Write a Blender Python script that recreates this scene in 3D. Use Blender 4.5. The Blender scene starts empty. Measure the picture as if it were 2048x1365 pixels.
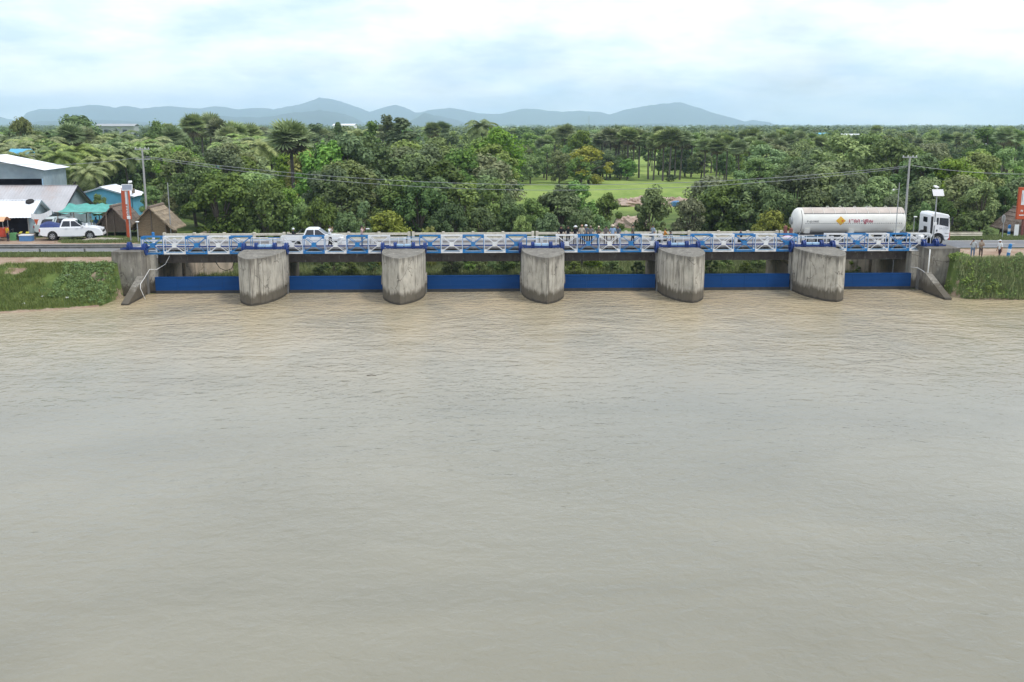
import bpy, bmesh, math, random
import numpy as np
from mathutils import Vector, Matrix

# ------------------------------------------------------------------ camera
scene = bpy.context.scene
C = scene.collection
ZC, F, YAW = 14.3, 2050.0, math.radians(2.2)      # camera height over the water, focal length in photo pixels, heading
PITCH = math.atan((682.5 - 249) / F)
cam_d = bpy.data.cameras.new('camera'); cam = bpy.data.objects.new('camera', cam_d); C.objects.link(cam)
cam_d.sensor_width = 36.0; cam_d.lens = 36.0 * F / 2048.0; cam_d.clip_start = 0.5; cam_d.clip_end = 60000
cam.location = (0, 0, ZC); cam.rotation_euler = (math.pi / 2 - PITCH, 0, -YAW)
scene.camera = cam
# ------------------------------------------------------------------ sky and sun
SUN_EL, SUN_AZ = math.radians(58), math.radians(118)      # azimuth clockwise from +Y
world = bpy.data.worlds.new('World'); scene.world = world; world.use_nodes = True
wn, wl = world.node_tree.nodes, world.node_tree.links
wn.clear()
def wnode(t, **kw):
    n = wn.new(t)
    for k, v in kw.items(): setattr(n, k, v)
    return n
sky = wnode('ShaderNodeTexSky', sky_type='NISHITA', sun_disc=False, sun_elevation=SUN_EL, sun_rotation=SUN_AZ)
sky.air_density = 1.0; sky.dust_density = 1.5; sky.ozone_density = 1.0
tc = wnode('ShaderNodeTexCoord'); sep = wnode('ShaderNodeSeparateXYZ'); wl.new(tc.outputs['Generated'], sep.inputs[0])
def wmath(op, a, b=None, clamp=False):
    n = wnode('ShaderNodeMath', operation=op, use_clamp=clamp)
    for i, v in enumerate((a, b)):
        if v is None: continue
        if isinstance(v, (int, float)): n.inputs[i].default_value = v
        else: wl.new(v, n.inputs[i])
    return n.outputs[0]
zz = wmath('ADD', wmath('MAXIMUM', sep.outputs[2], 0.0), 0.27)
cmb = wnode('ShaderNodeCombineXYZ')
wl.new(wmath('DIVIDE', sep.outputs[0], zz), cmb.inputs[0]); wl.new(wmath('DIVIDE', sep.outputs[1], zz), cmb.inputs[1])
def wnoise(scale, detail, rough, off, dist=0.0):
    m = wnode('ShaderNodeMapping'); m.inputs['Location'].default_value = off
    wl.new(cmb.outputs[0], m.inputs[0])
    n = wnode('ShaderNodeTexNoise'); n.inputs['Scale'].default_value = scale; n.inputs['Detail'].default_value = detail
    n.inputs['Roughness'].default_value = rough; n.inputs['Distortion'].default_value = dist
    wl.new(m.outputs[0], n.inputs['Vector']); return n.outputs[0]
def wramp(src, stops):
    r = wnode('ShaderNodeValToRGB'); e = r.color_ramp.elements
    while len(e) < len(stops): e.new(0.5)
    for el, (p, c) in zip(e, stops): el.position = p; el.color = (*c, 1)
    wl.new(src, r.inputs[0]); return r.outputs[0]
cover = wramp(wnoise(1.6, 9, 0.55, (3.1, 7.7, 0), 0.1), [(0.28, (0.50,) * 3), (0.50, (1, 1, 1))])
shade = wramp(wnoise(2.3, 10, 0.57, (11.3, 2.4, 0), 0.1), [(0.34, (5.8, 7.2, 9.0)), (0.46, (7.7, 8.6, 9.7)), (0.56, (9.2, 9.7, 10.3)), (0.68, (10.6, 10.6, 10.7))])
mx = wnode('ShaderNodeMix', data_type='RGBA'); wl.new(cover, mx.inputs[0]); wl.new(sky.outputs[0], mx.inputs[6]); wl.new(shade, mx.inputs[7])
bg = wnode('ShaderNodeBackground'); bg.inputs[1].default_value = 0.1; wl.new(mx.outputs[2], bg.inputs[0])
wo = wnode('ShaderNodeOutputWorld'); wl.new(bg.outputs[0], wo.inputs[0])
sl = bpy.data.lights.new('sun', 'SUN'); sl.energy = 1.5; sl.angle = math.radians(10); sl.color = (1.0, 0.96, 0.9)
so = bpy.data.objects.new('sun', sl); C.objects.link(so)
sdir = Vector((math.sin(SUN_AZ) * math.cos(SUN_EL), math.cos(SUN_AZ) * math.cos(SUN_EL), math.sin(SUN_EL)))
so.rotation_euler = sdir.to_track_quat('Z', 'Y').to_euler(); so.location = (60, -60, 120)
vs = scene.view_settings; vs.view_transform = 'Standard'; vs.look = 'None'; vs.exposure = 0.5; vs.gamma = 1.0; vs.use_curve_mapping = False
cy = scene.cycles; cy.use_denoising = True; cy.max_bounces = 6; cy.diffuse_bounces = 3; cy.glossy_bounces = 3
cy.transmission_bounces = 3; cy.volume_bounces = 2; cy.transparent_max_bounces = 6; cy.caustics_reflective = False; cy.caustics_refractive = False

# ------------------------------------------------------------------ layout: photo pixel -> point at a stated real depth or height
_fw = (math.sin(YAW) * math.cos(PITCH), math.cos(YAW) * math.cos(PITCH), -math.sin(PITCH))
_rt = (math.cos(YAW), -math.sin(YAW), 0)
_up = (math.sin(YAW) * math.sin(PITCH), math.cos(YAW) * math.sin(PITCH), math.cos(PITCH))
def ray(px, py):
    a, b = (px - 1024) / F, (682.5 - py) / F
    return [_fw[i] + a * _rt[i] + b * _up[i] for i in range(3)]
def PZ(px, py, z):
    d = ray(px, py); t = (z - ZC) / d[2]; return Vector((d[0] * t, d[1] * t, z))
def PY(px, py, Y):
    d = ray(px, py); t = Y / d[1]; return Vector((d[0] * t, Y, ZC + d[2] * t))
def proj(p):
    v = (p[0], p[1], p[2] - ZC); c = [sum(v[i] * k[i] for i in range(3)) for k in (_rt, _up, _fw)]
    return 1024 + F * c[0] / c[2], 682.5 - F * c[1] / c[2]
rng = random.Random(7)
HAZE = 1.25e-4

# ------------------------------------------------------------------ materials
MT = {}
def _mix(nt, fac, a, b, blend='MIX'):
    n = nt.nodes.new('ShaderNodeMix'); n.data_type = 'RGBA'; n.blend_type = blend
    for idx, v in ((0, fac), (6, a), (7, b)):
        if isinstance(v, (int, float)): n.inputs[idx].default_value = v
        elif isinstance(v, (tuple, list)): n.inputs[idx].default_value = (*v[:3], 1)
        else: nt.links.new(v, n.inputs[idx])
    return n.outputs[2]
def _noise(nt, vec, scale, detail=5, rough=0.55, stretch=None, dist=0.0):
    if stretch:
        m = nt.nodes.new('ShaderNodeMapping'); m.inputs['Scale'].default_value = stretch; nt.links.new(vec, m.inputs[0]); vec = m.outputs[0]
    n = nt.nodes.new('ShaderNodeTexNoise'); n.inputs['Scale'].default_value = scale; n.inputs['Detail'].default_value = detail
    n.inputs['Roughness'].default_value = rough; n.inputs['Distortion'].default_value = dist; nt.links.new(vec, n.inputs['Vector'])
    return n.outputs[0]
def _ramp(nt, src, stops):
    r = nt.nodes.new('ShaderNodeValToRGB'); e = r.color_ramp.elements
    while len(e) < len(stops): e.new(0.5)
    for el, (p, c) in zip(e, stops):
        el.position = p; el.color = (c, c, c, 1) if isinstance(c, (int, float)) else (*c, 1)
    nt.links.new(src, r.inputs[0]); return r.outputs[0]
def _math(nt, op, a, b=None, clamp=False):
    n = nt.nodes.new('ShaderNodeMath'); n.operation = op; n.use_clamp = clamp
    for i, v in enumerate((a, b)):
        if v is None: continue
        if isinstance(v, (int, float)): n.inputs[i].default_value = v
        else: nt.links.new(v, n.inputs[i])
    return n.outputs[0]
def newmat(name):
    m = bpy.data.materials.new(name); m.use_nodes = True; MT[name] = m
    nt = m.node_tree; b = nt.nodes['Principled BSDF']; return m, nt, b
def _bump(nt, b, h, strength, dist=0.05):
    n = nt.nodes.new('ShaderNodeBump'); n.inputs['Strength'].default_value = strength; n.inputs['Distance'].default_value = dist
    nt.links.new(h, n.inputs['Height']); nt.links.new(n.outputs[0], b.inputs['Normal'])
def pos(nt): return nt.nodes.new('ShaderNodeNewGeometry').outputs['Position']
def objc(nt): return nt.nodes.new('ShaderNodeTexCoord').outputs['Object']
def mat(name, col, rough=0.7, var=0.15, scale=2.5, metal=0.0, spec=0.3, bump=0.0, stretch=None, dirt=None, dirt_amt=0.0, dirt_scale=1.2):
    m, nt, b = newmat(name); p = pos(nt)
    n = _noise(nt, p, scale, 6, 0.6, stretch)
    c = _mix(nt, _ramp(nt, n, [(0.3, 0), (0.7, 1)]), tuple(v * (1 - var) for v in col), tuple(min(1, v * (1 + var)) for v in col))
    if dirt:
        d = _ramp(nt, _noise(nt, p, dirt_scale, 7, 0.65, stretch), [(0.5, 0), (0.68, dirt_amt)])
        c = _mix(nt, d, c, dirt)
    nt.links.new(c, b.inputs['Base Color'])
    b.inputs['Roughness'].default_value = rough; b.inputs['Metallic'].default_value = metal; b.inputs['Specular IOR Level'].default_value = spec
    if bump: _bump(nt, b, _noise(nt, p, scale * 6, 4), bump)
    return m
# muddy weathered concrete: vertical water streaks, mould patches, a wet band at the waterline
def concrete(name, col, wet=True, streak=0.75, mould=0.6):
    m, nt, b = newmat(name); p = pos(nt)
    base = _mix(nt, _ramp(nt, _noise(nt, p, 1.1, 8, 0.6), [(0.32, 0), (0.68, 1)]), tuple(v * 0.78 for v in col), tuple(v * 1.2 for v in col))
    st = _noise(nt, p, 1.0, 7, 0.62, (2.6, 2.6, 0.16), 0.3)
    base = _mix(nt, _ramp(nt, st, [(0.52, 0), (0.66, streak)]), base, (0.085, 0.076, 0.062))
    st2 = _noise(nt, p, 1.7, 6, 0.6, (3.2, 3.2, 0.35))
    base = _mix(nt, _ramp(nt, st2, [(0.56, 0), (0.72, mould)]), base, (0.11, 0.095, 0.072))
    vo = nt.nodes.new('ShaderNodeTexVoronoi'); vo.feature = 'DISTANCE_TO_EDGE'; vo.inputs['Scale'].default_value = 0.55; mv = nt.nodes.new('ShaderNodeVectorMath'); mv.operation = 'ADD'
    nn = nt.nodes.new('ShaderNodeTexNoise'); nn.inputs['Scale'].default_value = 1.6; nn.inputs['Detail'].default_value = 6; nt.links.new(p, nn.inputs['Vector']); nt.links.new(p, mv.inputs[0]); nt.links.new(nn.outputs['Color'], mv.inputs[1]); nt.links.new(mv.outputs[0], vo.inputs['Vector'])
    base = _mix(nt, _math(nt, 'MULTIPLY', _ramp(nt, vo.outputs['Distance'], [(0.008, 0.75), (0.022, 0.0)]), _ramp(nt, _noise(nt, p, 0.8, 3), [(0.48, 0), (0.6, 1)])), base, (0.07, 0.06, 0.05))
    base = _mix(nt, _ramp(nt, _noise(nt, p, 5.5, 5, 0.7, (1, 1, 0.5)), [(0.60, 0), (0.70, 0.6)]), base, (0.10, 0.09, 0.075))
    lt = _noise(nt, p, 2.2, 6, 0.65, (1.4, 1.4, 0.5))
    base = _mix(nt, _ramp(nt, lt, [(0.58, 0), (0.70, 0.55)]), base, (0.50, 0.48, 0.43))
    if wet:
        st_ = nt.nodes.new('ShaderNodeSeparateXYZ'); nt.links.new(p, st_.inputs[0])
        zt_ = _math(nt, 'SUBTRACT', st_.outputs[2], _math(nt, 'MULTIPLY', _noise(nt, p, 1.0, 6, 0.65, (2.2, 2.2, 0.25)), 2.6))
        base = _mix(nt, _ramp(nt, _math(nt, 'ADD', _math(nt, 'MULTIPLY', zt_, 0.275), 0.0), [(0.52, 0.0), (0.66, 0.72)]), base, (0.10, 0.09, 0.075))
        s = nt.nodes.new('ShaderNodeSeparateXYZ'); nt.links.new(p, s.inputs[0])
        z = _math(nt, 'ADD', s.outputs[2], _math(nt, 'MULTIPLY', _noise(nt, p, 1.3, 6, 0.7, (1.6, 1.6, 0.5)), 1.5))
        base = _mix(nt, _ramp(nt, _math(nt, 'MULTIPLY', z, 0.333), [(0.50, 0.90), (0.62, 0.0)]), base, (0.095, 0.08, 0.058))
        z2 = _math(nt, 'ADD', s.outputs[2], _math(nt, 'MULTIPLY', _noise(nt, p, 2.0, 4), 0.35))
        base = _mix(nt, _ramp(nt, z2, [(0.26, 0.85), (0.40, 0.0)]), base, (0.045, 0.04, 0.032))
    nt.links.new(base, b.inputs['Base Color']); b.inputs['Roughness'].default_value = 0.88; b.inputs['Specular IOR Level'].default_value = 0.25
    _bump(nt, b, _noise(nt, p, 9, 6, 0.65), 0.35, 0.03); return m
concrete('pier_concrete', (0.44, 0.41, 0.35), True, 0.85, 0.8)
concrete('abutment_concrete', (0.25, 0.23, 0.195), True, 0.9, 0.85)
concrete('wing_concrete', (0.56, 0.46, 0.36), False, 0.5, 0.4)
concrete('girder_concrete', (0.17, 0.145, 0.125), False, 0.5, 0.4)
mat('white_paint', (0.74, 0.75, 0.76), 0.45, 0.06, 3, dirt=(0.36, 0.29, 0.22), dirt_amt=0.35, dirt_scale=2.0)
mat('blue_paint', (0.022, 0.185, 0.46), 0.4, 0.14, 3, dirt=(0.25, 0.3, 0.36), dirt_amt=0.22, dirt_scale=2.0)
mat('parapet_white', (0.58, 0.59, 0.60), 0.55, 0.08, 3, dirt=(0.30, 0.26, 0.22), dirt_amt=0.45, dirt_scale=2.0)
mat('pale_blue_paint', (0.36, 0.52, 0.68), 0.45, 0.1, 3)
mat('hoist_blue', (0.012, 0.04, 0.185), 0.4, 0.2, 3)
mat('gate_blue', (0.006, 0.055, 0.20), 0.5, 0.10, 0.8, spec=0.12, bump=0.04, stretch=(0.3, 1, 3), dirt=(0.012, 0.05, 0.15), dirt_amt=0.45, dirt_scale=0.5)
mat('gate_foot', (0.05, 0.05, 0.05), 0.7, 0.3, 2)
mat('cream_paint', (0.62, 0.57, 0.46), 0.6, 0.12, 2, dirt=(0.30, 0.25, 0.19), dirt_amt=0.6, dirt_scale=2.2)
mat('walk_concrete', (0.31, 0.295, 0.29), 0.75, 0.15, 2, dirt=(0.33, 0.27, 0.22), dirt_amt=0.6)
mat('galvanised', (0.36, 0.37, 0.37), 0.45, 0.12, 3, metal=0.4)
mat('rail_steel', (0.25, 0.245, 0.235), 0.5, 0.2, 2, metal=0.3, dirt=(0.16, 0.12, 0.09), dirt_amt=0.5)
mat('pole_concrete', (0.36, 0.36, 0.345), 0.8, 0.12, 1.2)
mat('wire', (0.30, 0.31, 0.32), 0.5, 0.05, 2)
mat('cable_black', (0.03, 0.03, 0.03), 0.6, 0.1, 2)
mat('hose_white', (0.7, 0.7, 0.68), 0.5, 0.1, 2)
mat('car_white', (0.80, 0.81, 0.83), 0.22, 0.02, 1, spec=0.5)
mat('car_mint', (0.66, 0.74, 0.73), 0.25, 0.03, 1, spec=0.5)
mat('glass_dark', (0.012, 0.015, 0.022), 0.08, 0.1, 2, spec=0.6)
mat('tyre', (0.022, 0.022, 0.022), 0.85, 0.15, 5)
mat('rim', (0.50, 0.51, 0.53), 0.3, 0.05, 3, metal=0.7)
mat('black_plastic', (0.02, 0.02, 0.022), 0.5, 0.1, 3)
mat('chassis', (0.05, 0.05, 0.055), 0.6, 0.2, 3)
mat('lamp_clear', (0.7, 0.72, 0.75), 0.12, 0.03, 3, spec=0.7)
mat('lamp_red', (0.42, 0.02, 0.025), 0.2, 0.05, 3, spec=0.6)
mat('tarp_navy', (0.022, 0.04, 0.15), 0.5, 0.35, 3, bump=0.4)
mat('tank_white', (0.75, 0.735, 0.68), 0.32, 0.04, 0.6, spec=0.45, dirt=(0.60, 0.55, 0.49), dirt_amt=0.35, dirt_scale=0.8)
mat('tank_top', (0.50, 0.43, 0.38), 0.6, 0.15, 1.2)
mat('ink_red', (0.36, 0.015, 0.06), 0.5, 0.05, 2)
mat('ink_black', (0.03, 0.03, 0.035), 0.5, 0.05, 2)
mat('ink_grey', (0.30, 0.32, 0.34), 0.5, 0.05, 2)
mat('hazard_yellow', (0.62, 0.36, 0.03), 0.45, 0.08, 3)
mat('hazard_orange', (0.55, 0.10, 0.02), 0.45, 0.05, 3)
mat('rust_brown', (0.20, 0.075, 0.06), 0.6, 0.2, 4)
mat('cloth_lilac', (0.55, 0.45, 0.58), 0.8, 0.1, 4)
mat('sign_orange', (0.50, 0.095, 0.035), 0.5, 0.08, 2)
mat('sign_white', (0.75, 0.75, 0.74), 0.5, 0.05, 2)
mat('solar_panel', (0.20, 0.22, 0.27), 0.25, 0.08, 3, spec=0.5)
mat('tin_white', (0.80, 0.82, 0.85), 0.4, 0.04, 0.7, spec=0.4)
mat('tin_grey', (0.42, 0.41, 0.42), 0.5, 0.18, 0.35, dirt=(0.36, 0.24, 0.19), dirt_amt=0.55, dirt_scale=0.25, stretch=(1, 0.5, 1))
mat('tin_blue_grey', (0.27, 0.33, 0.36), 0.55, 0.22, 0.6, dirt=(0.22, 0.30, 0.36), dirt_amt=0.6, dirt_scale=0.5)
mat('board_grey', (0.33, 0.34, 0.35), 0.75, 0.2, 1.5)
mat('wall_sky', (0.14, 0.42, 0.60), 0.7, 0.12, 1)
mat('dark_interior', (0.035, 0.035, 0.045), 0.9, 0.3, 1.5)
mat('wood_post', (0.20, 0.16, 0.125), 0.85, 0.2, 3)
mat('thatch', (0.36, 0.285, 0.195), 0.95, 0.3, 5, bump=0.6, stretch=(3, 3, 0.8), dirt=(0.12, 0.095, 0.07), dirt_amt=0.7, dirt_scale=3)
mat('thatch_old', (0.20, 0.155, 0.125), 0.95, 0.3, 5, bump=0.6, stretch=(3, 3, 0.8), dirt=(0.10, 0.08, 0.065), dirt_amt=0.6, dirt_scale=3)
mat('woven_wall', (0.25, 0.185, 0.115), 0.9, 0.25, 4, bump=0.5, stretch=(1.5, 1.5, 5))
mat('woven_dark', (0.15, 0.115, 0.088), 0.9, 0.25, 4, bump=0.5, stretch=(1.5, 1.5, 5))
mat('tarp_teal', (0.10, 0.36, 0.31), 0.6, 0.2, 1.5, bump=0.3)
mat('canopy_orange', (0.68, 0.40, 0.24), 0.7, 0.08, 2)
mat('cart_red', (0.46, 0.06, 0.03), 0.5, 0.12, 3)
mat('cooler_blue', (0.10, 0.22, 0.42), 0.5, 0.12, 3)
mat('leaf_crate', (0.12, 0.32, 0.13), 0.7, 0.15, 3)
mat('banana', (0.50, 0.44, 0.05), 0.6, 0.2, 6)
mat('asphalt', (0.165, 0.17, 0.18), 0.85, 0.12, 0.8, bump=0.1, dirt=(0.24, 0.21, 0.185), dirt_amt=0.6, dirt_scale=0.25)
mat('line_white', (0.62, 0.62, 0.6), 0.7, 0.12, 3)
mat('red_dirt', (0.33, 0.205, 0.15), 0.95, 0.2, 0.7, bump=0.3, dirt=(0.40, 0.33, 0.26), dirt_amt=0.75, dirt_scale=0.35)
mat('rubble', (0.43, 0.33, 0.27), 0.95, 0.22, 0.6, bump=0.5, dirt=(0.30, 0.19, 0.14), dirt_amt=0.7, dirt_scale=0.4)
mat('sand', (0.50, 0.45, 0.37), 0.95, 0.12, 1.2, bump=0.3)
mat('litter_white', (0.74, 0.74, 0.72), 0.6, 0.08, 3)
mat('bark', (0.12, 0.10, 0.08), 0.95, 0.25, 4, bump=0.4)
mat('palm_bark', (0.10, 0.088, 0.078), 0.95, 0.2, 4, bump=0.4)
mat('hazed_forest', (0.03, 0.048, 0.052), 0.95, 0.3, 0.004)  # forest green shifted towards the haze's blue in the base colour
mat('roof_red', (0.46, 0.10, 0.06), 0.8, 0.1, 2)
mat('skin', (0.30, 0.175, 0.115), 0.6, 0.06, 8)
mat('hair', (0.012, 0.010, 0.010), 0.5, 0.1, 8)
mat('shoe', (0.03, 0.025, 0.022), 0.6, 0.1, 8)
def cloth(name, col): return mat(name, col, 0.85, 0.14, 7)

def leafmat(name, ca, cb, hue=0.035, val=0.35, trans=0.22):
    m, nt, b = newmat(name)
    isl = nt.nodes.new('ShaderNodeNewGeometry').outputs['Random Per Island']; oi = nt.nodes.new('ShaderNodeObjectInfo').outputs['Random']
    c = _mix(nt, isl, ca, cb)
    hsv = nt.nodes.new('ShaderNodeHueSaturation'); nt.links.new(c, hsv.inputs['Color'])
    nt.links.new(_math(nt, 'ADD', _math(nt, 'MULTIPLY', oi, hue * 2), 0.5 - hue), hsv.inputs['Hue'])
    o2 = _math(nt, 'FRACT', _math(nt, 'MULTIPLY', oi, 7.31))
    nt.links.new(_math(nt, 'ADD', _math(nt, 'MULTIPLY', o2, val * 2), 1.0 - val), hsv.inputs['Value'])
    o3 = _math(nt, 'FRACT', _math(nt, 'MULTIPLY', oi, 13.7))
    nt.links.new(_math(nt, 'ADD', _math(nt, 'MULTIPLY', o3, 0.35), 0.72), hsv.inputs['Saturation'])
    nt.links.new(hsv.outputs[0], b.inputs['Base Color']); b.inputs['Roughness'].default_value = 0.6; b.inputs['Specular IOR Level'].default_value = 0.22
    tr = nt.nodes.new('ShaderNodeBsdfTranslucent'); nt.links.new(hsv.outputs[0], tr.inputs[0])
    ms = nt.nodes.new('ShaderNodeMixShader'); ms.inputs[0].default_value = trans
    out = nt.nodes['Material Output']
    nt.links.new(b.outputs[0], ms.inputs[1]); nt.links.new(tr.outputs[0], ms.inputs[2]); nt.links.new(ms.outputs[0], out.inputs[0]); return m
leafmat('leaf_dark', (0.068, 0.120, 0.030), (0.170, 0.247, 0.060), 0.02, 0.28)
leafmat('leaf_mid', (0.118, 0.197, 0.046), (0.268, 0.386, 0.085), 0.025, 0.3)
leafmat('leaf_light', (0.125, 0.198, 0.033), (0.250, 0.341, 0.053), 0.02, 0.2)
leafmat('leaf_yellow', (0.200, 0.220, 0.025), (0.350, 0.363, 0.041), 0.015, 0.2)
leafmat('leaf_grey', (0.135, 0.175, 0.060), (0.271, 0.315, 0.109), 0.02, 0.22)
leafmat('leaf_palm', (0.150, 0.220, 0.071), (0.380, 0.449, 0.177), 0.02, 0.25)
leafmat('leaf_coconut', (0.129, 0.194, 0.049), (0.368, 0.421, 0.145), 0.02, 0.22)
leafmat('leaf_dead', (0.141, 0.109, 0.070), (0.243, 0.186, 0.122), 0.01, 0.2)
leafmat('grass_blade', (0.095, 0.150, 0.030), (0.260, 0.290, 0.085), 0.01, 0.1)
leafmat('weed_leaf', (0.078, 0.156, 0.039), (0.208, 0.325, 0.078), 0.01, 0.1)
leafmat('grass_bright', (0.130, 0.190, 0.030), (0.340, 0.380, 0.090), 0.01, 0.1)
leafmat('straw_pale', (0.200, 0.150, 0.095), (0.440, 0.350, 0.250), 0.0, 0.0, 0.05)
leafmat('straw_dark', (0.100, 0.080, 0.060), (0.300, 0.240, 0.190), 0.0, 0.0, 0.05)
leafmat('leaf_far', (0.077, 0.114, 0.040), (0.146, 0.190, 0.062), 0.0, 0.0, 0.1)

# ------------------------------------------------------------------ mesh helpers
class MB:
    """collects shapes into ONE mesh object"""
    def __init__(s): s.v = []; s.f = []; s.m = []
    def add(s, vs, fs, mi=0):
        n = len(s.v); s.v += [tuple(v) for v in vs]
        for f in fs: s.f.append(tuple(i + n for i in f)); s.m.append(mi)
        return s
    def box(s, x0, x1, y0, y1, z0, z1, mi=0):
        return s.add([(x0, y0, z0), (x1, y0, z0), (x1, y1, z0), (x0, y1, z0), (x0, y0, z1), (x1, y0, z1), (x1, y1, z1), (x0, y1, z1)],
                     [(3, 2, 1, 0), (4, 5, 6, 7), (0, 1, 5, 4), (1, 2, 6, 5), (2, 3, 7, 6), (3, 0, 4, 7)], mi)
    def hexa(s, p, mi=0):
        return s.add(p, [(3, 2, 1, 0), (4, 5, 6, 7), (0, 1, 5, 4), (1, 2, 6, 5), (2, 3, 7, 6), (3, 0, 4, 7)], mi)
    def prism(s, poly, z0, z1, mi=0):
        """plan polygon (counter-clockwise) extruded up"""
        n = len(poly)
        return s.add([(x, y, z0) for x, y in poly] + [(x, y, z1) for x, y in poly],
                     [tuple(range(n))[::-1], tuple(range(n, 2 * n))] + [(i, (i + 1) % n, n + (i + 1) % n, n + i) for i in range(n)], mi)
    def prof(s, poly, ys, insets=None, mi=0):
        """side profile (x,z) extruded along y through several slices, each slice inset about the profile's centre"""
        n = len(poly); cx = sum(p[0] for p in poly) / n; cz = sum(p[1] for p in poly) / n
        vs = []
        for k, y in enumerate(ys):
            q = 1.0 if insets is None else insets[k]
            vs += [(cx + (x - cx) * q, y, cz + (z - cz) * q) for x, z in poly]
        fs = [tuple(range(n)), tuple(range((len(ys) - 1) * n, len(ys) * n))[::-1]]
        for k in range(len(ys) - 1):
            fs += [(k * n + i, (k + 1) * n + i, (k + 1) * n + (i + 1) % n, k * n + (i + 1) % n) for i in range(n)]
        return s.add(vs, fs, mi)
    def bar(s, a, b, w, h=None, mi=0):
        a, b = Vector(a), Vector(b); h = h or w; d = (b - a).normalized()
        u = d.cross(Vector((0, 0, 1)));
        if u.length < 1e-3: u = Vector((1, 0, 0))
        u.normalize(); t = u.cross(d).normalized(); u = u * w / 2; t = t * h / 2
        return s.hexa([a - u - t, a + u - t, a + u + t, a - u + t, b - u - t, b + u - t, b + u + t, b - u + t], mi)
    def tube(s, pts, rad, n=8, mi=0, cap=True):
        pts = [Vector(p) for p in pts]; rad = [rad] * len(pts) if isinstance(rad, (int, float)) else rad
        vs = []; ref = None
        for i, p in enumerate(pts):
            d = (pts[min(i + 1, len(pts) - 1)] - pts[max(i - 1, 0)]).normalized()
            if ref is None:
                ref = d.cross(Vector((0, 0, 1)))
                if ref.length < 0.2: ref = d.cross(Vector((1, 0, 0)))
            u = (ref - d * ref.dot(d)).normalized(); w = d.cross(u); ref = u
            vs += [p + (u * math.cos(2 * math.pi * k / n) + w * math.sin(2 * math.pi * k / n)) * rad[i] for k in range(n)]
        fs = [(i * n + k, i * n + (k + 1) % n, (i + 1) * n + (k + 1) % n, (i + 1) * n + k) for i in range(len(pts) - 1) for k in range(n)]
        if cap: fs += [tuple(range(n))[::-1], tuple(range((len(pts) - 1) * n, len(pts) * n))]
        return s.add(vs, fs, mi)
    def lathe(s, prof, origin=(0, 0, 0), axis='x', n=20, mi=0):
        """profile (a along the axis, r) turned round the axis"""
        vs = []
        for a, r in prof:
            for k in range(n):
                c, q = math.cos(2 * math.pi * k / n) * r, math.sin(2 * math.pi * k / n) * r
                p = {'x': (a, c, q), 'y': (c, a, q), 'z': (c, q, a)}[axis]
                vs.append((p[0] + origin[0], p[1] + origin[1], p[2] + origin[2]))
        m = len(prof)
        fs = [(i * n + k, i * n + (k + 1) % n, (i + 1) * n + (k + 1) % n, (i + 1) * n + k) for i in range(m - 1) for k in range(n)]
        fs += [tuple(range(n))[::-1], tuple(range((m - 1) * n, m * n))]
        return s.add(vs, fs, mi)
    def blob(s, c, r, n=10, m=7, mi=0, jit=0.0, seed=1):
        q = random.Random(seed); vs = []
        for i in range(1, m):
            t = math.pi * i / m
            for k in range(n):
                a = 2 * math.pi * k / n; g = 1 + q.uniform(-jit, jit)
                vs.append((c[0] + r[0] * g * math.sin(t) * math.cos(a), c[1] + r[1] * g * math.sin(t) * math.sin(a), c[2] + r[2] * g * math.cos(t)))
        b = len(vs); vs += [(c[0], c[1], c[2] + r[2]), (c[0], c[1], c[2] - r[2])]
        fs = [(i * n + k, (i + 1) * n + k, (i + 1) * n + (k + 1) % n, i * n + (k + 1) % n) for i in range(m - 2) for k in range(n)]
        fs += [(b, k, (k + 1) % n) for k in range(n)] + [(b + 1, (m - 2) * n + (k + 1) % n, (m - 2) * n + k) for k in range(n)]
        return s.add(vs, fs, mi)
    def build(s, name, material, parent=None, origin=(0, 0, 0), smooth=False, bevel=0.0, keepn=False):
        me = bpy.data.meshes.new(name)
        ox, oy, oz = origin
        me.from_pydata([(x - ox, y - oy, z - oz) for x, y, z in s.v], [], s.f)
        mats = material if isinstance(material, (list, tuple)) else [material]
        for k in mats: me.materials.append(MT[k])
        if len(mats) > 1: me.polygons.foreach_set('material_index', s.m)
        if not keepn:
            bm = bmesh.new(); bm.from_mesh(me); bmesh.ops.recalc_face_normals(bm, faces=bm.faces); bm.to_mesh(me); bm.free()
        if smooth: me.polygons.foreach_set('use_smooth', [True] * len(me.polygons))
        o = bpy.data.objects.new(name, me); C.objects.link(o); o.parent = parent
        if parent is None: o.location = origin
        if bevel:
            md = o.modifiers.new('bevel', 'BEVEL'); md.width = bevel; md.segments = 2; md.limit_method = 'ANGLE'; md.angle_limit = math.radians(40)
        return o
def tag(o, label=None, cat=None, group=None, kind=None):
    if label: o['label'] = label
    if cat: o['category'] = cat
    if group: o['group'] = group
    if kind: o['kind'] = kind
    return o
def thing(name, label, cat, loc=(0, 0, 0), rotz=0.0, group=None, scale=1.0):
    o = bpy.data.objects.new(name, None); C.objects.link(o); o.empty_display_size = 0.2
    o.location = loc; o.rotation_euler = (0, 0, rotz); o.scale = (scale,) * 3
    return tag(o, label, cat, group)
def copy_part(o, parent, loc=None, rot=None):
    c = o.copy(); C.objects.link(c); c.parent = parent
    if loc is not None: c.location = loc
    if rot is not None: c.rotation_euler = rot
    return c
def copy_tree(o, parent=None):
    c = o.copy(); C.objects.link(c); c.parent = parent
    for ch in list(o.children): copy_tree(ch, c)
    return c
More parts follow.
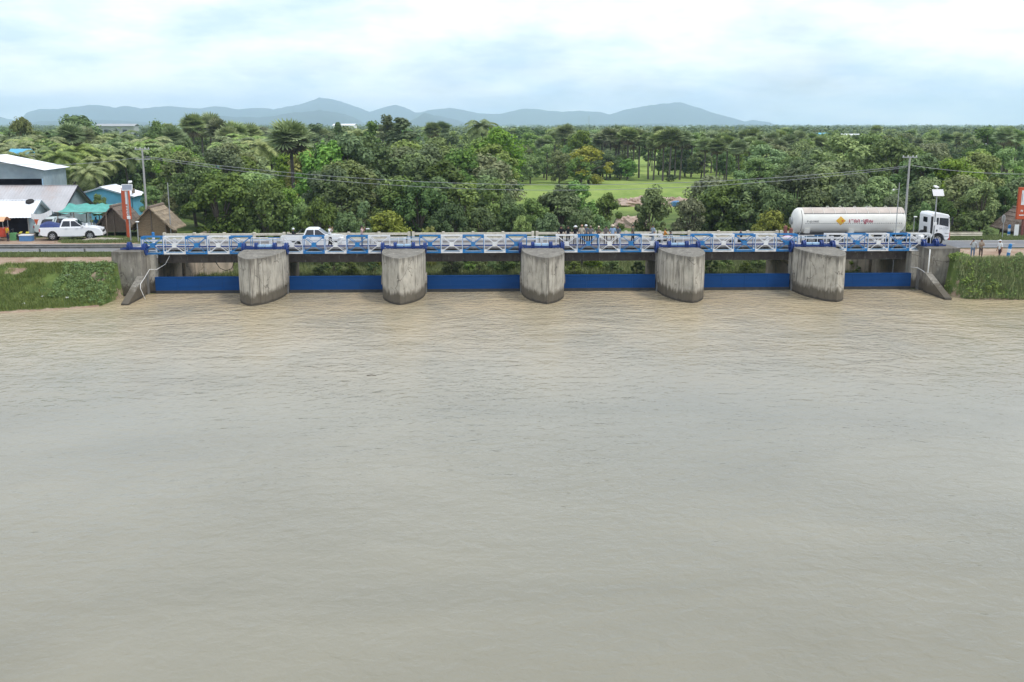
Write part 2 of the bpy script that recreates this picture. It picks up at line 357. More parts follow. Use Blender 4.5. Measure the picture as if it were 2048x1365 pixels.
def quads_mesh(name, V, nper, material, smooth=False):
    """V: (faces*nper,3) array, each nper vertices one face"""
    me = bpy.data.meshes.new(name); n = len(V) // nper
    me.vertices.add(len(V)); me.vertices.foreach_set('co', V.astype(np.float32).ravel())
    me.loops.add(len(V)); me.loops.foreach_set('vertex_index', np.arange(len(V), dtype=np.int32))
    me.polygons.add(n); me.polygons.foreach_set('loop_start', np.arange(0, len(V), nper, dtype=np.int32))
    me.update(calc_edges=True)
    for k in (material if isinstance(material, (list, tuple)) else [material]): me.materials.append(MT[k])
    return me
def meshobj(name, me, parent=None):
    o = bpy.data.objects.new(name, me); C.objects.link(o); o.parent = parent; return o
# ------------------------------------------------------------------ ground, water, road
def vnoise(x, y, seed=0):
    xi, yi = np.floor(x).astype(np.int64), np.floor(y).astype(np.int64); fx, fy = x - xi, y - yi
    fx = fx * fx * (3 - 2 * fx); fy = fy * fy * (3 - 2 * fy)
    def h(a, b):
        n = (a * 374761393 + b * 668265263 + seed * 144665) & 0x7fffffff
        n = ((n ^ (n >> 13)) * 1274126177) & 0x7fffffff
        return (n & 0xffff) / 65535.0
    return (h(xi, yi) * (1 - fx) + h(xi + 1, yi) * fx) * (1 - fy) + (h(xi, yi + 1) * (1 - fx) + h(xi + 1, yi + 1) * fx) * fy
def fbm(x, y, o=4, seed=0):
    s, a, t = 0, 0.5, 0
    for k in range(o): s = s + a * vnoise(x * 2 ** k, y * 2 ** k, seed + k); t += a; a *= 0.5
    return s / t
def sstep(a, b, v):
    t = np.clip((v - a) / (b - a), 0, 1); return t * t * (3 - 2 * t)
XL, XR = -28.0, 39.4            # inner faces of the two abutments
ROAD_Z = 3.2
def shore(x):
    return np.interp(x, [-400, -120, -60, -45, -36.5, -28.3, 39.5, 46, 60, 100, 400], [40, 62, 75, 78.0, 79.3, 82.2, 83.0, 82.5, 80.5, 70, 50])
def H(x, y):
    x = np.asarray(x, float); y = np.asarray(y, float)
    ys = shore(x) + (fbm(x * 0.35, y * 0.0 + 3.3, 4, 5) - 0.5) * 1.6
    top = np.where(x > 5, 84.6, 87.2) + (fbm(x * 0.25, y * 0 + 9.1, 3, 9) - 0.5) * 0.9
    t = (y - ys) / np.maximum(top - ys, 1.0)
    TT = np.where(x > 5, 2.97, 2.85)
    bank = np.where(t < 0, np.maximum(-2.5, t * 2.2), TT * sstep(-0.12, 1.06, t) - 0.03)
    bank = bank + (fbm(x * 0.9, y * 0.9, 4, 2) - 0.5) * 0.5 * np.clip(t * 3, 0, 1) * np.clip((1.15 - t) * 3, 0, 1)
    bank = np.where(y > 88.2, TT + (3.13 - TT) * sstep(88.5, 92.2, y), bank)
    far = np.where(x < 5, 3.15 - 2.1 * sstep(132, 175, y), 3.15 - 2.1 * sstep(101.5, 116, y))
    side = np.where(y > 93, far, bank)
    chan = np.where(y < 88.45, -2.5, -0.25 + 1.2 * sstep(108, 160, y) + (fbm(x * 0.3, y * 0.3, 4, 4) - 0.5) * 0.5)
    chan = np.where((y > 88.45) & (y < 91), 0.0, chan)
    w = np.where(y < 101, 3.0, 1.0)
    m_l = sstep(XL - 1.9, XL - 1.6, x); m_r = 1 - sstep(XR + 1.6, XR + 1.9, x)
    ease = np.clip((y - 116) / 14, 0, 1) * 7
    m_l2 = sstep(XL - 2.0 - ease, XL - 1.6 + ease * 0.3, x); m_r2 = 1 - sstep(XR + 1.6 - ease * 0.3, XR + 2.0 + ease, x)
    m = np.where(y < 100, m_l * m_r, m_l2 * m_r2)
    h = side * (1 - m) + chan * m
    return h + (fbm(x * 0.012, y * 0.012, 3, 1) - 0.5) * 1.2 * sstep(180, 400, y)
def Hs(x, y): return float(H(np.array([x]), np.array([y]))[0])

gx = np.unique(np.concatenate([-np.geomspace(95, 13300, 34), np.arange(-95, -60, 1.5), np.arange(-60, 66, 0.6), np.arange(66, 96, 1.5), np.geomspace(97, 13300, 34)]))
gy = np.unique(np.concatenate([np.arange(-2500, 40, 300), np.arange(40, 74, 3.0), np.arange(74, 104, 0.42), np.arange(104, 130, 1.0), np.arange(130, 200, 3.0), np.geomspace(203, 13400, 48)]))
GX, GY = np.meshgrid(gx, gy); GZ = H(GX, GY)
nx, ny = len(gx), len(gy)
V = np.stack([GX, GY, GZ], -1).reshape(-1, 3)
i = np.arange((ny - 1) * nx).reshape(ny - 1, nx)[:, :-1].ravel()
Q = np.stack([i, i + 1, i + nx + 1, i + nx], -1).ravel()
me = bpy.data.meshes.new('ground'); me.vertices.add(len(V)); me.vertices.foreach_set('co', V.astype(np.float32).ravel())
me.loops.add(len(Q)); me.loops.foreach_set('vertex_index', Q.astype(np.int32)); me.polygons.add(len(Q) // 4)
me.polygons.foreach_set('loop_start', np.arange(0, len(Q), 4, dtype=np.int32)); me.update(calc_edges=True)
me.polygons.foreach_set('use_smooth', [True] * (len(Q) // 4))
# where bare red earth lies and where the rice is planted (surface colours, not light)
xx, yy, zz_ = V[:, 0], V[:, 1], V[:, 2]
dirt = np.zeros(len(V))
side = (xx < XL - 1.5) | (xx > XR + 1.5)
pathl = sstep(87.0, 87.9, yy) * (1 - sstep(90.6, 91.4, yy)); pathr = sstep(84.2, 84.7, yy) * (1 - sstep(91.9, 92.4, yy)) * sstep(41.8, 42.4, xx)
dirt = np.where(xx < 0, pathl, pathr) * side
dirt = np.maximum(dirt, (sstep(98.4, 99.0, yy) * (1 - sstep(101.5, 107, yy)) * (xx < XL - 4)))
BARE = [(*PZ(px, py, 1.9)[:2], r) for (px, py, r) in ((8, 548, 2.0), (32, 555, 1.3), (195, 556, 0.95), (152, 548, 0.7), (100, 600, .8), (30, 606, 1.2))]
for (bx_, by_, r) in BARE:
    p = Vector((bx_, by_, 0)); dirt = np.maximum(dirt, 1 - sstep(r * 0.5, r, np.hypot(xx - p.x, (yy - p.y) * 1.3)))
dirt = np.maximum(dirt, (1 - sstep(0.0, 0.22, zz_)) * (yy < 88))
paddy = sstep(150, 175, yy) * (fbm(xx * 0.01, yy * 0.006, 3, 21) > 0.36)
for nm, arr in (('dirt', dirt), ('paddy', paddy)):
    a = me.attributes.new(nm, 'FLOAT', 'POINT'); a.data.foreach_set('value', arr.astype(np.float32))
m, nt, b = newmat('ground_cover'); p = pos(nt)
def attr(nt, n):
    a = nt.nodes.new('ShaderNodeAttribute'); a.attribute_name = n; return a.outputs['Fac']
g = _mix(nt, _ramp(nt, _noise(nt, p, 0.6, 8, 0.65), [(0.35, 0), (0.65, 1)]), (0.05, 0.085, 0.02), (0.13, 0.175, 0.045))
g = _mix(nt, _ramp(nt, _noise(nt, p, 0.23, 6), [(0.55, 0), (0.75, 0.5)]), g, (0.22, 0.20, 0.09))
pd = _mix(nt, _ramp(nt, _noise(nt, p, 0.11, 9, 0.7, (1, 0.4, 1)), [(0.3, 0), (0.7, 1)]), (0.13, 0.21, 0.04), (0.31, 0.38, 0.10))
g = _mix(nt, attr(nt, 'paddy'), g, pd)
dc = _mix(nt, _ramp(nt, _noise(nt, p, 0.8, 8, 0.7), [(0.3, 0), (0.7, 1)]), (0.25, 0.155, 0.105), (0.43, 0.34, 0.26))
dm = _ramp(nt, _math(nt, 'ADD', attr(nt, 'dirt'), _math(nt, 'MULTIPLY', _math(nt, 'SUBTRACT', _noise(nt, p, 1.1, 8, 0.75), 0.5), 1.9)), [(0.42, 0), (0.58, 1)])
g = _mix(nt, dm, g, dc); nt.links.new(g, b.inputs['Base Color']); b.inputs['Roughness'].default_value = 0.95; b.inputs['Specular IOR Level'].default_value = 0.15
_bump(nt, b, _noise(nt, p, 3, 6, 0.7), 0.6, 0.15)
me.materials.append(m); tag(meshobj('ground', me), kind='structure')

# muddy water: rippled mesh relief by bump, silt brown body under a bright overcast reflection
m, nt, b = newmat('river_water'); p = pos(nt)
silt = _mix(nt, _ramp(nt, _noise(nt, p, 0.05, 6, 0.6, (1, 1.6, 1), 0.6), [(0.35, 0), (0.65, 1)]), (0.200, 0.188, 0.142), (0.248, 0.231, 0.174))
sx = nt.nodes.new('ShaderNodeSeparateXYZ'); nt.links.new(p, sx.inputs[0])
bridge_tan = _math(nt, 'MULTIPLY', _ramp(nt, _math(nt, 'MULTIPLY', _math(nt, 'SUBTRACT', sx.outputs[1], 45.0), 1 / 43.0), [(0.12, 0), (0.92, 1)]), _ramp(nt, _noise(nt, p, 0.16, 5, 0.6, (1, 0.6, 1)), [(0.36, 0.5), (0.6, 1.0)]))  # tan tint growing towards the bridge, broken up by noise
silt = _mix(nt, bridge_tan, silt, (0.45, 0.36, 0.225))
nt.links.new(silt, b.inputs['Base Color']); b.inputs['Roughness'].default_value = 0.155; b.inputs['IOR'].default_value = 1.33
w1 = _noise(nt, p, 1.5, 3, 0.5, (0.85, 1.0, 1), 0.5); w2 = _noise(nt, p, 4.2, 3, 0.5, (0.9, 1.0, 1), 0.4); w3 = _noise(nt, p, 0.42, 2, 0.5, (0.75, 1.1, 1), 0.5)
calm = _ramp(nt, _noise(nt, p, 0.035, 3, 0.5), [(0.35, 0.45), (0.65, 1.0)])
rip = _math(nt, 'MULTIPLY', calm, _ramp(nt, _math(nt, 'MULTIPLY', sx.outputs[1], 1 / 90.0), [(0.25, 0.34), (0.55, 0.40), (0.8, 0.72), (0.97, 1.15)]))
hsum = _math(nt, 'ADD', _math(nt, 'ADD', _math(nt, 'MULTIPLY', w1, 1.0), _math(nt, 'MULTIPLY', w2, 0.33)), _math(nt, 'MULTIPLY', w3, 0.8))
w4 = _noise(nt, p, 0.16, 3, 0.55, (0.6, 1.0, 1), 1.2); hsum = _math(nt, 'ADD', hsum, _math(nt, 'MULTIPLY', w4, 1.6))
_bump(nt, b, _math(nt, 'MULTIPLY', hsum, rip), 1.0, 0.20)
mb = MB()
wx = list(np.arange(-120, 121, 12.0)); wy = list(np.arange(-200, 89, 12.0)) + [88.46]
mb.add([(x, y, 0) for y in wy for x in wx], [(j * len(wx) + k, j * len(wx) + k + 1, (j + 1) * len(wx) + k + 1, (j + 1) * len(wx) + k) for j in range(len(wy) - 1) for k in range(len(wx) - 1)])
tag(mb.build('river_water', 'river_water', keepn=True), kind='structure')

# road sheet with edge lines
RN, RF = 92.35, 98.35
mb = MB()
rx = sorted(set(list(np.arange(-300, 301, 10.0))))
mb.add([(x, y, ROAD_Z) for x in rx for y in (RN, RF)], [(2 * k, 2 * k + 2, 2 * k + 3, 2 * k + 1) for k in range(len(rx) - 1)])
road = tag(mb.build('road', 'asphalt', keepn=True), kind='structure')
for y0 in (RN + 0.18, RF - 0.30):
    mb = MB(); mb.add([(-300, y0, ROAD_Z + .004), (300, y0, ROAD_Z + .004), (300, y0 + .12, ROAD_Z + .004), (-300, y0 + .12, ROAD_Z + .004)], [(0, 1, 2, 3)])
    mb.build('edge_line', 'line_white', road, keepn=True)
for k in range(-24, 25):
    mb = MB(); x0 = k * 12.0
    if abs(x0) < 110: mb.add([(x0, 95.3, ROAD_Z + .004), (x0 + 3.5, 95.3, ROAD_Z + .004), (x0 + 3.5, 95.42, ROAD_Z + .004), (x0, 95.42, ROAD_Z + .004)], [(0, 1, 2, 3)]); mb.build('centre_dash', 'line_white', road, keepn=True)

# ------------------------------------------------------------------ the sluice bridge
PIERS = [-17.8 + 11.9 * k for k in range(5)]
ORD = ['first', 'second', 'third', 'fourth', 'fifth', 'sixth']
PT = 3.8                                     # pier top
BAYS = [PIERS[0] - 5.95 + 11.9 * k for k in range(6)]
# road deck
br = thing('road_bridge', 'long grey concrete road bridge deck and girders spanning the five piers', 'bridge', (6, 95, 0))
O = (6, 95, 0)
for (x0, x1) in [(XL - 2.0 if k == 0 else PIERS[k - 1] + 0.02, XR + 2.0 if k == 5 else PIERS[k] - 0.02) for k in range(6)]:
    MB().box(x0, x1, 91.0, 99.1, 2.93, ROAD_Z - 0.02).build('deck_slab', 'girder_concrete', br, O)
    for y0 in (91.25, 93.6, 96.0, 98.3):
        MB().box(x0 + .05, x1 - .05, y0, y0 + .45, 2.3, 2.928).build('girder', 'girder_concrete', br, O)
for x0, x1 in [(BAYS[k] - 5.93, BAYS[k] + 5.93) for k in range(6)]:
    MB().box(max(x0, XL - 1.4), min(x1, XR + 1.4), 89.78, 91.75, 3.64, 3.80).build('walkway_slab', 'walk_concrete', br, O)
    for t in range(5):
        xb = x0 + 1.2 + t * 2.38
        MB().hexa([(xb, 89.9, 3.40), (xb + .2, 89.9, 3.40), (xb + .2, 91.24, 3.2), (xb, 91.24, 3.2), (xb, 89.9, 3.638), (xb + .2, 89.9, 3.638), (xb + .2, 91.24, 3.638), (xb, 91.24, 3.638)]).build('walkway_bracket', 'girder_concrete', br, O)
def parapet(name, y, material, label, ztop, xa, xb, cap):
    t = thing(name, label, 'parapet', (6, y, ROAD_Z)); o = (6, y, ROAD_Z); mid = material
    edges = [xa] + PIERS + [xb]
    post = None
    for k in range(6):
        x0, x1 = edges[k] + .2, edges[k + 1] - .2
        n = 4; xs = [x0 + (x1 - x0) * j / n for j in range(n + 1)]
        for x in xs:
            if post is None:
                post = MB().box(-.13, .13, -.13, .13, -.02, ztop + .1 - ROAD_Z).build('post', material, t, bevel=0.02); post.location = (x - 6, 0, 0)
            else: copy_part(post, t, (x - 6, 0, 0))
        for j in range(n):
            for z0, z1, mt_ in ((ztop - (.16 if cap else .22), ztop, material), (ztop - .58, ztop - (.46 if cap else .42), mid)):
                MB().box(xs[j] + .131, xs[j + 1] - .131, y - .08, y + .08, z0, z1).build('rail', mt_, t, o, bevel=0.012)
        MB().box(x0 - .1, x1 + .1, y - .2, y + .2, ROAD_Z - .018, ROAD_Z + .2).build('kerb', 'walk_concrete', t, o)
    return t
parapet('bridge_parapet', 92.0, 'parapet_white', 'white post and rail parapet between the walkway and the road', 4.26, XL - 1.5, XR + 1.5, True)
parapet('bridge_parapet', 98.7, 'cream_paint', 'cream post and rail parapet on the far side of the bridge road, before the trees', 4.12, XL - 1.5, XR + 1.5, False)

# piers: ogive noses pointing upstream, narrower walls carrying the road behind
def ogive(hw, yn, yb, n=9):
    pts = [(0.0, yn)]
    for k in range(1, n + 1):
        t = k / n; pts.append((hw * (1 - (1 - t) ** 2.1) ** 0.86, yn + (yb - yn) * t ** 1.15 * 0.86))
    pts.append((hw, yb))
    return [(-x, y) for x, y in pts[:0:-1]] + pts
PLAB = ['weathered grey pier, first from the left, black streak down its nose to the water', 'weathered grey pier, second from the left, below the photographer',
        'weathered grey pier in the middle of the row, left of the group of onlookers', 'weathered grey pier, fourth from the left, under the two crouching people', 'weathered grey pier at the right end of the row, under the tanker']
for k, cx in enumerate(PIERS):
    t = thing('bridge_pier', PLAB[k], 'pier', (cx, 85, 0), 0, 'concrete piers between the sluice gates'); o = (0, 85, 0)
    pl = ogive(1.8, 81.9, 88.3)[::-1]
    if sum(pl[i][0] * pl[(i + 1) % len(pl)][1] - pl[(i + 1) % len(pl)][0] * pl[i][1] for i in range(len(pl))) < 0: pl = pl[::-1]
    MB().prism(pl, -2.5, PT).build('nose', 'pier_concrete', t, o, bevel=0.05)
    MB().prism([(-1.78, 88.302), (1.78, 88.302), (1.78, 89.6), (-1.78, 89.6)], -2.5, 3.3).build('gate_housing', 'pier_concrete', t, o, bevel=0.04)
    MB().prism([(-1.05, 89.602), (1.05, 89.602), (1.05, 99.0), (-1.05, 99.0)], -2.5, 1.95).build('wall', 'wing_concrete', t, o)
    MB().hexa([(-1.05, 90.4, 1.75), (1.05, 90.4, 1.75), (1.05, 99.1, 1.75), (-1.05, 99.1, 1.75), (-1.5, 90.4, 2.29), (1.5, 90.4, 2.29), (1.5, 99.1, 2.29), (-1.5, 99.1, 2.29)]).build('corbel', 'wing_concrete', t, o)
    for s in (-1, 1):
        MB().box(s * 1.8 - .10, s * 1.8 + .10, 88.0, 88.28, -1, 1.75).build('gate_guide', 'rail_steel', t, o)
        MB().hexa([(s * 1.8 - .14, 87.1, 0.9), (s * 1.8 + .14, 87.1, 0.9), (s * 1.8 + .14, 87.98, 0.9), (s * 1.8 - .14, 87.98, 0.9), (s * 1.8 - .14, 87.5, 1.5), (s * 1.8 + .14, 87.5, 1.5), (s * 1.8 + .14, 87.98, 1.8), (s * 1.8 - .14, 87.98, 1.8)]).build('guide_block', 'abutment_concrete', t, o)
# abutments
def abut(label, s, xi, xo, yf):
    """s=-1 left / +1 right; xi inner face, xo outer side of the block"""
    t = thing('bridge_abutment', label, 'abutment', (xi, 88, 0)); o = (xi, 88, 0)
    def bx(a, b, *r): return MB().box(min(a, b), max(a, b), *r)
    bx(xi, xo, yf, 90.2, -1.5, PT).build('block', 'abutment_concrete', t, o, bevel=0.05)
    bx(xi - s * .62, xi - s * .002, 88.75, 89.9, -1.5, 3.3).build('gate_recess_wall', 'pier_concrete', t, o)
    bx(xi + s * .002, xi + s * 1.6, 90.202, 99.3, -1.5, 2.29).build('side_wall', 'wing_concrete', t, o)
    bx(xi + s * .604, xi + s * 1.2, 99.302, 119, -1.5, 2.9).build('wing_wall', 'wing_concrete', t, o)
    fw_ = [(xi + s * .6, 99.304), (xi - s * .3, 99.304), (xi - s * 3.9, 103.4), (xi - s * 3.5, 103.7), (xi + s * .6, 100.2)]
    MB().prism(fw_ if s < 0 else fw_[::-1], -1.5, 2.25).build('flare_wall', 'wing_concrete', t, o)
    bx(xi - s * .10, xi - s * .004, 88.32, 88.72, -1, 1.75).build('gate_guide', 'rail_steel', t, o)
    a, b2 = xi - s * .18, xi + s * .42
    lo, hi = min(a, b2), max(a, b2)
    MB().hexa([(lo, 82.7, -1.5), (hi, 82.7, -1.5), (hi, yf - .002, -1.5), (lo, yf - .002, -1.5), (lo, 82.7, .12), (hi, 82.7, .12), (hi, yf - .002, 1.75), (lo, yf - .002, 1.75)]).build('sloping_wall', 'abutment_concrete', t, o, bevel=0.04)
abut('dark mouldy concrete abutment block at the left end, grass bank beside it', -1, XL, -30.45, 87.2)
abut('weathered concrete abutment block at the right end, white pipe down its corner', 1, XR, 42.25, 87.0)
# gates
GL = ['blue steel sluice gate in the leftmost bay, beside the left abutment', 'blue steel sluice gate between the first and second piers from the left', 'blue steel sluice gate between the second and the middle pier',
      'blue steel sluice gate between the middle and fourth piers, below the onlookers', 'blue steel sluice gate between the fourth and fifth piers from the left', 'blue steel sluice gate in the rightmost bay, beside the right abutment']
for k in range(6):
    x0 = XL + .65 if k == 0 else PIERS[k - 1] + 1.92
    x1 = XR - .65 if k == 5 else PIERS[k] - 1.92
    cx = (x0 + x1) / 2; t = thing('sluice_gate', GL[k], 'sluice gate', (cx, 88.5, 0), 0, 'blue sluice gates'); o = (cx, 88.5, 0)
    np_ = 4
    for j in range(np_):
        xa, xb = x0 + (x1 - x0) * j / np_, x0 + (x1 - x0) * (j + 1) / np_
        MB().box(xa + .006, xb - .006, 88.5, 88.56, 0.26, 1.36).build('skin_plate', 'gate_blue', t, o)
    MB().box(x0, x1, 88.47, 88.86, 1.362, 1.42).build('top_flange', 'gate_blue', t, o)
    MB().box(x0, x1, 88.562, 88.86, -1.0, 1.36).build('rib_frame', 'gate_blue', t, o)
    MB().box(x0, x1, 88.48, 88.56, -1.0, 0.256).build('foot_seal', 'gate_foot', t, o)
    for z in (0.62, 0.98): MB().box(x0, x1, 88.488, 88.499, z, z + .018).build('seam', 'gate_blue', t, o)
# walkway trusses, five panels each, white and blue in turn
PW, TH, TD = 1.872, 1.53, 0.72
TZ, TY = 3.35, 88.92
protos = {}
def panel(colr, t, x):
    key = colr
    if key in protos:
        c = copy_tree(protos[key], t); c.location = (x, 0, 0); return
    w = PW; b_ = .044; mb = MB()
    for y in (0, TD):
        r = .03 if y == 0 else .025
        mb.box(-w / 2 + .004, -w / 2 + b_, y - r, y + r, 0, TH); mb.box(w / 2 - b_, w / 2 - .004, y - r, y + r, 0, TH)
        mb.box(-w / 2 + b_, w / 2 - b_, y - r, y + r, 0, .085); mb.box(-w / 2 + b_, w / 2 - b_, y - r, y + r, TH - .08, TH)
        for sx in (-1, 1):
            for z0 in (.085, TH - .08 - .17):
                x0 = sx * (w / 2 - b_); mb.box(min(x0, x0 - sx * .17), max(x0, x0 - sx * .17), y - .012, y + .012, z0, z0 + .17)
    for x0 in (-w / 2 + .03, w / 2 - .03):
        mb.bar((x0, .036, .04), (x0, TD - .031, .04), .04); mb.bar((x0, .036, TH - .04), (x0, TD - .031, TH - .04), .04)
    mb.bar((-w / 2 + .05, .04, .05), (w / 2 - .05, TD - .04, .05), .04)
    p_ = mb.build('truss_panel', colr, t); p_.location = (x, 0, 0)
    for y in (0, TD):
        for s in (-1, 1):
            MB().bar((-s * (w / 2 - .1), y - .02 * s, .1), (s * (w / 2 - .1), y - .02 * s, TH - .1), .03, .052 if y == 0 else .038).build('diagonal_brace', colr, p_)
    MB().box(-.19, .19, -.058, -.044, TH / 2 - .19, TH / 2 + .19).build('gusset_plate', colr, p_)
    MB().box(-.12, .12, TD + .036, TD + .05, TH / 2 - .12, TH / 2 + .12).build('gusset_plate', colr, p_)
    protos[key] = p_
TL = ['blue and white lattice truss walkway over the leftmost bay, beside the left abutment', 'white and blue lattice truss walkway in front of the white pickup on the bridge', 'blue and white lattice truss walkway left of the middle pier, empty of people',
      'white and blue lattice truss walkway that the row of onlookers leans on', 'blue and white lattice truss walkway between the fourth and fifth piers', 'white and blue lattice truss walkway in front of the tanker, rightmost bay']
for k in range(6):
    t = thing('truss_walkway', TL[k], 'walkway', (BAYS[k], TY, TZ), 0, 'lattice truss walkways over the gates')
    for j in range(5): panel('blue_paint' if (j + k) % 2 == 0 else 'white_paint', t, (j - 2) * PW)
    mb = MB(); mb.box(-2.5 * PW, 2.5 * PW, .12, .16, .58, .64); mb.box(-2.5 * PW, 2.5 * PW, TD - .1, TD - .06, .58, .64); mb.build('middle_rail', 'hoist_blue', t)
    mb = MB()
    for y in (.26, .48): mb.box(-2.5 * PW, 2.5 * PW, y, y + .07, .10, .15)
    mb.build('floor_bars', 'pale_blue_paint', t)
# hoists: blue pulleys on each pier and abutment, shaft, rails and cables
def hoist(cx, label, wheels, deck):
    t = thing('gate_hoist', label, 'hoist', (cx, 88.7, PT), 0, 'blue gate hoists on the piers')
    for (dx, z, r) in wheels:
        mb = MB()
        for s in (-1, 1):
            mb.lathe([(s * .05, .06), (s * .05, r * .82), (s * .05, r), (s * .13, r), (s * .13, r * .8), (s * .10, r * .74), (s * .10, .12), (s * .16, .1), (s * .16, .05)], (0, 0, 0), 'x', 22)
        mb.lathe([(-.05, r * .86), (.05, r * .86)], (0, 0, 0), 'x', 22)
        w = mb.build('pulley', 'hoist_blue', t, smooth=False); w.location = (dx, 0, z)
        for a in range(6):
            b_ = MB(); ca, sa = math.cos(a * math.pi / 3), math.sin(a * math.pi / 3)
            b_.bar((-.136, ca * .1, sa * .1), (-.136, ca * r * .78, sa * r * .78), .05, .03); b_.build('spoke', 'hoist_blue', w)
    xs = [w[0] for w in wheels]
    MB().tube([(min(xs) - .2, 0, .16), (max(xs) + .2, 0, .16)], .05, 8).build('shaft', 'hoist_blue', t)
    mb = MB()
    if deck:
        mb.box(-1.6, 1.6, -.32, -.24, .03, .16); mb.box(-1.6, 1.6, .30, .38, .03, .16)
        for x in (-1.1, -.35, .35, 1.1): mb.box(x - .06, x + .06, -.22, .28, .01, .10)
    else:
        a, b2 = deck_side
        mb.box(a, b2, -.32, -.24, .03, .15); mb.box(a, b2, .30, .38, .03, .15)
    mb.build('base_frame', 'hoist_blue', t)
    if deck:
        for x in (-.38, .3): MB().box(x - .3, x + .3, -.16, .2, .165, .36).build('gearbox', 'pale_blue_paint', t, bevel=.03)
        for (z, m_, x0, x1) in ((.95, 'white_paint', -1.25, .2), (.95, 'blue_paint', .2, 1.25), (.80, 'pale_blue_paint', -1.25, 1.25)):
            MB().tube([(x0, .25, z), (x1, .25, z)], .028, 6).build('handrail', m_, t)
        for x in (-.5, .5): MB().tube([(x, .25, .05), (x, .25, .95)], .025, 6).build('handrail_post', 'white_paint', t)
    for (dx, z, r) in wheels:
        if abs(dx) > 1.3 or not deck:
            if z < .1: MB().tube([(dx, -r * .9, z), (dx, -.2, -2.3)], .016, 5).build('cable', 'cable_black', t)
    return t
for k, cx in enumerate(PIERS):
    hoist(cx, 'blue pulley hoist with shaft on top of the %s pier from the left' % ORD[k], [(-1.86, .02, .52), (-.78, .2, .36), (.78, .2, .36), (1.78, .02, .52)], True)
deck_side = (-1.9, .3); hoist(-28.15, 'two blue pulleys on top of the left abutment block', [(.08, .02, .52), (-1.2, .2, .46)], False)
deck_side = (-.3, 1.9); hoist(39.7, 'two blue pulleys on top of the right abutment block', [(-.02, .05, .55), (1.08, .2, .46)], False)
# pipes and hoses
def pipe(name, label, cat, pts, r, material):
    p0 = Vector(pts[0]); mb = MB(); mb.tube([Vector(q) for q in pts], r, 6); o = mb.build(name, material, None, tuple(p0), smooth=True); tag(o, label, cat); return o
pipe('drain_pipe', 'white pipe running down the corner of the right abutment', 'pipe', [(XR + .12, 86.9, 3.72), (XR + .10, 86.88, 2.2), (XR + .02, 86.86, 0.05)], .055, 'hose_white')
pipe('hose', 'thin white hose looping down the left abutment into the water', 'hose', [(XL + 1.6, 90.1, 3.1), (XL + 1.2, 89.9, 2.35), (XL + .75, 88.9, 2.05), (XL + .25, 88.5, 2.1), (XL + .23, 87.0, 1.55), (XL + .24, 85.9, 1.25), (XL + .3, 85.6, .9), (XL + .7, 85.4, .03)], .03, 'hose_white')
pipe('hose', 'thin white hose crossing the inner face of the right abutment', 'hose', [(XR - .7, 88.6, 1.95), (XR - .3, 88.1, 1.95), (XR - .08, 87.4, 1.75), (XR - .05, 86.85, 1.5)], .035, 'hose_white')
pipe('slack_cable', 'black cable hanging in a loop under the left bay of the bridge', 'cable', [PY(430, 523, 91.2), PY(440, 537, 91.2), PY(452, 542, 91.2), PY(463, 538, 91.2), PY(470, 522, 91.2)], .03, 'cable_black')
# blue-white bollards and short rails at the bridge ends
def bollard(x, y, h, label, tilt=0.0):
    z = Hs(x, y); t = thing('bollard', label, 'bollard', (x, y, z - .05)); t.rotation_euler = (0, tilt, 0)
    n = 4
    for j in range(n):
        p_ = MB(); zt = h * (j + 1) / n
        p_.lathe([(h * j / n, .14), (zt, .14)] + ([(zt + .06, .12), (zt + .1, .05)] if j == n - 1 else []), (0, 0, 0), 'z', 12)
        p_.build('band', 'white_paint' if j % 2 == (n % 2) else 'blue_paint', t, smooth=False)
bollard(-29.75, 92.6, 1.55, 'blue and white banded post at the left end of the bridge, nearest of three')
bollard(-30.3, 98.5, 1.1, 'blue and white banded post at the left bridge end, across the road')
bollard(-29.0, 98.6, 1.05, 'blue and white banded post beside the cream parapet at the left bridge end')
bollard(*PZ(2014, 521, 2.9)[:2], 1.35, 'leaning blue and white banded post on the dirt at the right edge', 0.13)
bollard(*PZ(2017, 473, 3.15)[:2], 1.15, 'blue and white banded post across the road beside the round sign')
for (a, b2, lab) in (((-29.5, 92.35), (-25.2, 92.35), 'blue pipe handrail joining the left abutment to the bridge'), ):
    t = thing('handrail', lab, 'handrail', (a[0], a[1], ROAD_Z))
    for z in (1.0, .6): MB().tube([(0, 0, z), (b2[0] - a[0], b2[1] - a[1], z)], .04, 6).build('rail', 'blue_paint', t)
    for f in (.3, .65): MB().tube([((b2[0] - a[0]) * f, 0, 0), ((b2[0] - a[0]) * f, 0, 1.0)], .04, 6).build('post', 'blue_paint', t)
for sx, xa, lab in ((-1, XL + .1, 'blue and white boxes and short rail on the left end of the walkway'), (1, XR - .1, 'white and blue end frame on the right end of the walkway')):
    t = thing('end_frame', lab, 'frame', (xa, 89.6, 3.3))
    MB().box(-.35, .35, .3, .75, .0, .62).build('box_cabinet', 'blue_paint', t, bevel=.02)
    for x in (-.42, .55): MB().box(x - .06, x + .06, -.1, .02, -.35, .75).build('post', 'white_paint' if x > 0 else 'blue_paint', t)
    MB().box(-.36, .49, -.08, .0, .25, .34).build('rail', 'white_paint', t); MB().box(-.36, .49, -.08, .0, -.22, -.12).build('rail', 'white_paint', t)
